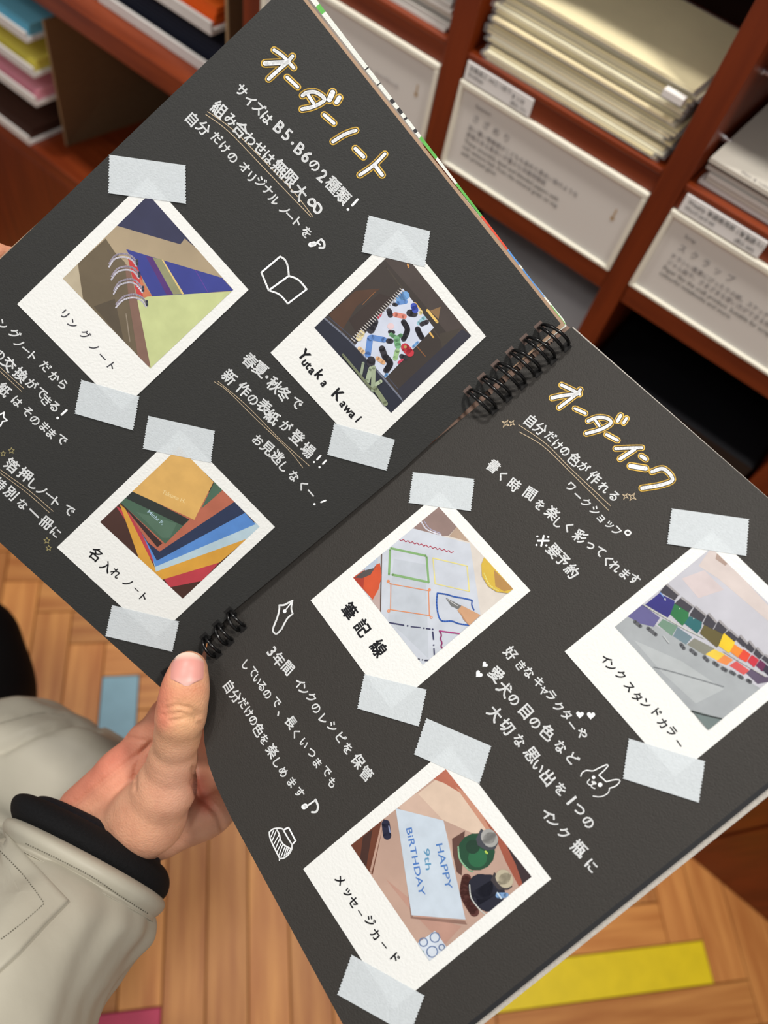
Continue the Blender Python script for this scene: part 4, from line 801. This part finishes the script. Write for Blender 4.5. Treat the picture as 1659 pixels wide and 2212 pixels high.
def hand_warp(V, N):
    px, py, dd = pj(V); view = (V - CAM) / np.linalg.norm(V - CAM, axis=1)[:, None]; face = np.clip(-(N * view).sum(1), 0, 1)
    w = np.zeros(len(V))
    for pts, wd_, amp in creases: w -= amp * np.exp(-(seg_d(px, py, pts) / wd_) ** 2) * (face > .1)
    return w
C_BASE, C_RED, C_YEL, C_PAL = [np.array(lin(c)[:3]) for c in ((218, 164, 134), (210, 120, 100), (222, 172, 128), (226, 174, 150))]
def hand_tone(o, V, N):
    px, py, dd = pj(V); col = np.tile(C_BASE, (len(V), 1))
    def mixc(w, c):
        nonlocal col; w = np.clip(w, 0, 1)[:, None]; col = col * (1 - w) + c * w
    mixc(np.exp(-(seg_d(px, py, [(400, 1500), (390, 1600)]) / 60) ** 2) * .8, C_YEL)
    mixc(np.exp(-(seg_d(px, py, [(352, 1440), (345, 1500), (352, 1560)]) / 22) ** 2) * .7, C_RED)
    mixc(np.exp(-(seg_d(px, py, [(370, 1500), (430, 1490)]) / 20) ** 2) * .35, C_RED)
    mixc(np.exp(-(seg_d(px, py, [(390, 1640), (380, 1720)]) / 50) ** 2) * .55, C_PAL)
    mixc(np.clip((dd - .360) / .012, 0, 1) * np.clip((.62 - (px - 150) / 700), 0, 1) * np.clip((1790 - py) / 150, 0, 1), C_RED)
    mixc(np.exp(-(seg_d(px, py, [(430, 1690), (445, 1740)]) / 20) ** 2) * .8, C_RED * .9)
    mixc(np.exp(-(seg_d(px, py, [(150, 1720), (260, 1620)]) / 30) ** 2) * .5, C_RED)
    ca = o.data.color_attributes.new('tone', 'FLOAT_COLOR', 'POINT'); ca.data.foreach_set('color', np.concatenate([col, np.ones((len(V), 1))], 1).ravel())
thumb = chain([(408, 1446, .338, 39), (402, 1478, .3365, 44), (396, 1512, .3362, 48), (390, 1550, .3375, 49), (383, 1590, .343, 45), (373, 1640, .352, 48), (358, 1700, .360, 62), (322, 1762, .370, 76), (262, 1812, .380, 78), (150, 1880, .385, 80)])
palm = chain([(262, 1772, .386, 66), (330, 1760, .392, 70), (410, 1752, .394, 56), (462, 1748, .392, 48)]) + chain([(190, 1770, .392, 66), (262, 1700, .392, 58), (320, 1640, .392, 50)]) + chain([(150, 1850, .392, 78), (262, 1820, .392, 62), (350, 1800, .393, 48), (440, 1770, .392, 42)]) + chain([(330, 1700, .398, 62), (420, 1690, .400, 60)])
index = chain([(185, 1748, .394, 56), (262, 1668, .392, 48), (318, 1600, .391, 38), (352, 1562, .390, 33), (420, 1490, .388, 33), (490, 1440, .386, 30), (540, 1410, .384, 28)])
fing = chain([(300, 1640, .400, 40), (362, 1545, .398, 34), (450, 1440, .396, 34), (540, 1360, .392, 31), (600, 1310, .389, 28)]) + chain([(400, 1680, .404, 42), (470, 1590, .402, 34), (550, 1500, .398, 33), (620, 1430, .392, 30), (670, 1385, .388, 27)]) + chain([(440, 1720, .404, 40), (520, 1640, .400, 32), (590, 1570, .394, 29), (650, 1510, .388, 26), (690, 1470, .384, 24)])
prims_h = palm + index + fing + thumb
hand = blob('hand', prims_h, .001, .0045, skin, person, hand_warp, hand_tone)
# thumb nail: a curved plate laid on the thumb
def march(px, py):
    r = nrm(ray(px, py)); t = .30
    for _ in range(60):
        p = CAM + r * t; d = float(field(p[None], prims_h, .0045)[0]); t += d * .8
        if abs(d) < 2e-5: break
    return CAM + r * t, d
nail_m = bpy.data.materials.new('nail'); nail_m.use_nodes = True; nb_ = nail_m.node_tree.nodes['Principled BSDF']; nb_.inputs['Roughness'].default_value = .42
an = nail_m.node_tree.nodes.new('ShaderNodeAttribute'); an.attribute_name = 'tone'; nail_m.node_tree.links.new(an.outputs['Color'], nb_.inputs['Base Color'])
NU, NV = 15, 19; vs = []; cols_n = []; fs = []
for j in range(NV):
    v = j / (NV - 1); yc = 1411 + v * 71
    hw = 35.5 * (1 - .55 * max(0, (v - .72) / .28) ** 2.2) * (1 - .25 * max(0, (.22 - v) / .22) ** 2)
    for i in range(NU):
        u = -1 + 2 * i / (NU - 1)
        x = 404.5 - 3 * (v - .5) + u * hw; y = yc + 7 * u * u * (1 - v) * 1.2 - (8 * u * u if v > .7 else 0) * (v - .7) / .3
        p, d = march(x, y)
        while abs(d) > 1e-4 or np.linalg.norm(p - CAM) > .5: x += (404 - x) * .08; y += (1445 - y) * .08; p, d = march(x, y)
        e = .0004; g = nrm(np.array([float(field((p + np.eye(3)[k] * e)[None], prims_h, .0045)[0] - field((p - np.eye(3)[k] * e)[None], prims_h, .0045)[0]) for k in range(3)]))
        edge = max(abs(u), 0) ** 6; vs.append(p + g * (.00045 * (1 - edge) * (1 - max(0, (v - .85) / .15) ** 2) + .00002))
        c = np.array(lin((216, 150, 140))[:3])
        if v < .2: c = c * (v / .2) ** 1.5 + np.array(lin((226, 206, 188))[:3]) * (1 - (v / .2) ** 1.5)
        if v > .72: w = (v - .72) / .28 * (1 - u * u); c = c * (1 - w) + np.array(lin((226, 182, 172))[:3]) * w
        cols_n.append(list(c) + [1])
for j in range(NV - 1):
    for i in range(NU - 1): fs.append((j * NU + i, j * NU + i + 1, (j + 1) * NU + i + 1, (j + 1) * NU + i))
b = MB(); b.mesh(vs, fs, nail_m); no = b.build('thumb_nail', hand, smooth=True); no['label'] = 'pink thumb nail with pale tip'
ca = no.data.color_attributes.new('tone', 'FLOAT_COLOR', 'POINT'); ca.data.foreach_set('color', np.array(cols_n).ravel())
# the other hand's fingers at the album's far left edge
oh = chain([(-60, 545, .335, 25), (-20, 548, .334, 24), (40, 560, .345, 22)]) + chain([(-80, 640, .345, 26), (-20, 620, .35, 23), (30, 610, .355, 20)]) + chain([(-120, 500, .335, 25), (-50, 500, .345, 20)]) + chain([(-150, 700, .35, 26), (-70, 680, .352, 22)]) + chain([(-200, 560, .335, 60), (-100, 600, .34, 50)]) + chain([(-200, 560, .335, 60), (-90, 560, .33, 30)]) + chain([(-200, 470, .32, 32), (-120, 430, .31, 26), (-80, 400, .305, 22)])
def oh_tone(o, V, N):
    ca = o.data.color_attributes.new('tone', 'FLOAT_COLOR', 'POINT'); ca.data.foreach_set('color', np.tile(np.append(C_BASE * np.array([1, .9, .88]), 1), len(V)))
blob('hand', oh, .0018, .004, skin, person, None, oh_tone)
# --- cloth
knit = mat('black_knit', (14, 14, 16), rough=.85, spec=.2, bump=.5, bump_scale=1800, noise_amt=.2, noise_scale=900)
knit2 = mat('dark_navy_knit', (16, 18, 24), rough=.85, spec=.2, bump=.6, bump_scale=900, noise_amt=.25, noise_scale=500)
jk = mat('khaki_nylon', (172, 167, 152), rough=.5, spec=.35, noise_amt=.03, noise_scale=15, bump=.25, bump_scale=120)
trs = mat('black_trousers', (10, 10, 11), rough=.8, spec=.2)
UD = nrm(RM @ np.array([.885, .465, .0])); AD = nrm(RM @ np.array([-.45, .885, -.66])); WD = nrm(np.cross(UD, AD))
if WD.dot(CAM - at(190, 1800, .38)) < 0: WD = -WD
def loft(name, stations, m, parent, nseg=72, wr=0, seed=0, bulge=0, cap_ends=True, power=2.0, cyc=None):
    """stations: (px, py, depth, half-width px, half-depth m)"""
    vs = []; fs = []; n = len(stations)
    for j, (x, y, d, hw, hd) in enumerate(stations):
        c = at(x, y, d); a = hw * d / FPX
        for i in range(nseg):
            t = 2 * math.pi * i / nseg; ct, st = math.cos(t), math.sin(t)
            cx = math.copysign(abs(ct) ** (2 / power), ct); sy = math.copysign(abs(st) ** (2 / power), st)
            p = c + UD * (a * cx) + WD * (hd * sy); out = nrm(UD * (cx / a) + WD * (sy / hd))
            if wr:
                q = Vector(((p - c).dot(UD) * 26, (p - CAM).dot(AD) * 14, (p - c).dot(WD) * 26 + seed))
                w = noise.noise(q) + .5 * noise.noise(q * 2.3) - .35 * abs(noise.noise(Vector((q.x * .8 + q.y * .6, q.y * 2.2 - q.x, q.z + 9))))
                p = p + out * (wr * w)
            if cyc: p = p + out * cyc[1] * math.cos(t * cyc[0])
            vs.append(p)
    for j in range(n - 1):
        for i in range(nseg): fs.append((j * nseg + i, j * nseg + (i + 1) % nseg, (j + 1) * nseg + (i + 1) % nseg, (j + 1) * nseg + i))
    if cap_ends: fs.append(tuple(range(nseg))[::-1]); fs.append(tuple((n - 1) * nseg + i for i in range(nseg)))
    b = MB(); b.mesh(vs, fs, m); return b.build(name, parent, smooth=True)
def interp(st, n):
    st = np.array(st, float); t = np.linspace(0, len(st) - 1, n); out = []
    for u in t:
        i = min(int(u), len(st) - 2); f = u - i; f = f; p0, p1, p2, p3 = st[max(i - 1, 0)], st[i], st[i + 1], st[min(i + 2, len(st) - 1)]
        out.append(tuple(.5 * (2 * p1 + (p2 - p0) * f + (2 * p0 - 5 * p1 + 4 * p2 - p3) * f * f + (3 * p1 - p0 - 3 * p2 + p3) * f ** 3)))
    return out
inner_c = interp([(228, 1786, 0.3890, 118, .022), (222, 1787, 0.3884, 138, .027), (214, 1794, 0.3868, 150, .031), (206, 1808, 0.3841, 154, .033), (200, 1826, 0.3810, 152, .033), (196, 1850, 0.3772, 150, .032)], 20)
loft('knit_cuff', inner_c, knit2, person, cap_ends=True)['label'] = 'dark ribbed inner cuff around the wrist'
outer_c = interp([(214, 1800, 0.3859, 150, .030), (208, 1797, 0.3859, 166, .035), (202, 1806, 0.3841, 184, .040), (197, 1822, 0.3814, 192, .043), (193, 1842, 0.3781, 191, .043), (190, 1860, 0.3753, 182, .040), (186, 1880, 0.3720, 172, .038)], 24)
loft('knit_cuff', outer_c, knit, person, cap_ends=True, wr=.0012)['label'] = 'black folded outer cuff'
hem = interp([(192, 1858, 0.3757, 160, .036), (190, 1855, 0.3760, 180, .043), (186, 1864, 0.3744, 193, .048), (180, 1878, 0.3719, 194, .0485), (176, 1892, 0.3695, 186, .046), (173, 1900, 0.3681, 181, .044), (170, 1908, 0.3667, 183, .046)], 24)
loft('jacket_hem', hem, jk, person, cap_ends=True, wr=.0006)['label'] = 'rolled stitched hem of the sleeve'
slv = interp([(174, 1897, 0.3686, 179, .044), (168, 1912, 0.3660, 188, .048), (158, 1945, 0.3604, 190, .052), (128, 1985, 0.3522, 188, .056), (98, 2030, 0.3434, 186, .059), (66, 2085, 0.3329, 186, .062), (44, 2140, 0.3231, 190, .064), (22, 2210, 0.3112, 196, .066), (-15, 2300, 0.2952, 205, .068), (-70, 2420, 0.2734, 215, .07)], 70)
sleeve = loft('jacket_sleeve', slv, jk, person, nseg=140, wr=.006, seed=3.1, cap_ends=True); sleeve['label'] = 'pale khaki padded jacket sleeve'
# torso part of the jacket, further down
def jw(V, N):
    px, py, dd = pj(V); w = np.array([noise.noise(Vector((v[0] * 16, v[1] * 16, v[2] * 30))) * .006 + noise.noise(Vector((v[0] * 40, v[1] * 25, v[2] * 70))) * .003 for v in V])
    for pts, wd_, amp in [([(0, 1625), (80, 1590), (160, 1565), (215, 1572)], 7, .006), ([(0, 1562), (60, 1545), (130, 1538)], 4, .002)]:
        w -= amp * np.exp(-(seg_d(px, py, pts) / wd_) ** 2)
    return w
torso = blob('jacket_body', chain([(-260, 1640, .60, 126), (30, 1646, .585, 125), (150, 1694, .575, 122), (235, 1740, .57, 118), (150, 1860, .57, 130), (-200, 1880, .58, 160)]), .004, .02, jk, person, jw); torso['label'] = 'pale khaki lower front of the jacket'
# stitches on hem and body
stm = mat('stitch_thread', (96, 92, 80), rough=.8)
def stitches(pts, pr, depth_fn, n, parent, name='stitching'):
    q = smooth_line(pts, 12); b = MB(); L = [0]
    for a, c in zip(q[:-1], q[1:]): L.append(L[-1] + math.hypot(c[0] - a[0], c[1] - a[1]))
    for k in range(n):
        s0 = L[-1] * k / n; s1 = s0 + L[-1] / n * .55
        pa = (np.interp(s0, L, [p[0] for p in q]), np.interp(s0, L, [p[1] for p in q])); pb2 = (np.interp(s1, L, [p[0] for p in q]), np.interp(s1, L, [p[1] for p in q]))
        A_, B_ = depth_fn(*pa), depth_fn(*pb2)
        if A_ is None or B_ is None: continue
        t = nrm(B_ - A_); vw = nrm(CAM - A_); sd = nrm(np.cross(t, vw)) * .00022; up = vw * .0003
        b.prism([A_ - sd + up, B_ - sd + up, B_ + sd + up, A_ + sd + up], [A_ - sd - up * 2, B_ - sd - up * 2, B_ + sd - up * 2, A_ + sd - up * 2], stm)
    return b.build(name, parent)
bpy.context.view_layer.update()
from mathutils.bvhtree import BVHTree
def hitter(objs):
    tr = []
    for o in objs:
        w = np.array(o['_o']); me = o.data; tr.append(BVHTree.FromPolygons([Vector(v.co) + Vector(w) for v in me.vertices], [tuple(p.vertices) for p in me.polygons]))
    def f(px, py):
        r = Vector(nrm(ray(px, py))); best = None
        for t in tr:
            h = t.ray_cast(Vector(CAM), r)
            if h[0] is not None and (best is None or h[3] < best[1]): best = (np.array(h[0]), h[3])
        return best[0] if best else None
    return f
hs = hitter([sleeve, torso] + [o for o in scene.objects if o.name.startswith('jacket_hem')])
stitches([(55, 1822), (130, 1858), (200, 1895), (262, 1937), (322, 1975)], None, hs, 56, sleeve)
stitches([(0, 1562), (40, 1552), (90, 1540), (140, 1546)], None, hs, 26, torso)
# cuff flap on the sleeve
flap_pts = [(-60, 1720), (0, 1786), (60, 1850), (112, 1905), (150, 1945), (100, 1995), (40, 2060), (-60, 2150)]
def flap(px_pts, lift, m, name, parent):
    # subdivided fan laid over the sleeve
    ctr = np.mean(np.array(px_pts), 0); vs = []; fs = []; R = 9; n = len(px_pts) * 6
    ol = []
    for a, c in zip(px_pts, px_pts[1:] + px_pts[:1]):
        for k in range(6): ol.append((a[0] + (c[0] - a[0]) * k / 6, a[1] + (c[1] - a[1]) * k / 6))
    last = at(ctr[0], ctr[1], .33)
    for r in range(R + 1):
        f = r / R
        for p in ol:
            x, y = ctr + (np.array(p) - ctr) * f; h = hs(x, y)
            if h is None: h = at(x, y, .335)
            vs.append(h + nrm(CAM - h) * (lift if r < R else lift * .7))
    for r in range(R):
        for i in range(n): fs.append((r * n + i, r * n + (i + 1) % n, (r + 1) * n + (i + 1) % n, (r + 1) * n + i))
    k0 = len(vs)
    for i in range(n): vs.append(vs[R * n + i] - nrm(CAM - vs[R * n + i]) * (lift * 1.2))
    for i in range(n): fs.append((R * n + i, R * n + (i + 1) % n, k0 + (i + 1) % n, k0 + i))
    b = MB(); b.mesh(vs, fs, m); return b.build(name, parent, smooth=True)
fp = flap(flap_pts, .0022, jk, 'sleeve_tab', sleeve); fp['label'] = 'pointed stitched tab on the sleeve'
hs2 = hitter([fp, sleeve])
stitches([(0, 1838), (50, 1890), (95, 1950)], None, hs2, 26, sleeve); stitches([(95, 1952), (50, 1992), (0, 2030)], None, hs2, 20, sleeve)
blob('trousers', chain([(-82, 1400, .88, 118), (-70, 1500, .86, 122), (-50, 1640, .80, 122), (-40, 1800, .74, 130)]), .008, .03, trs, person)
# stray helper property is not part of the scene
for o in list(scene.objects):
    if '_o' in o: del o['_o']
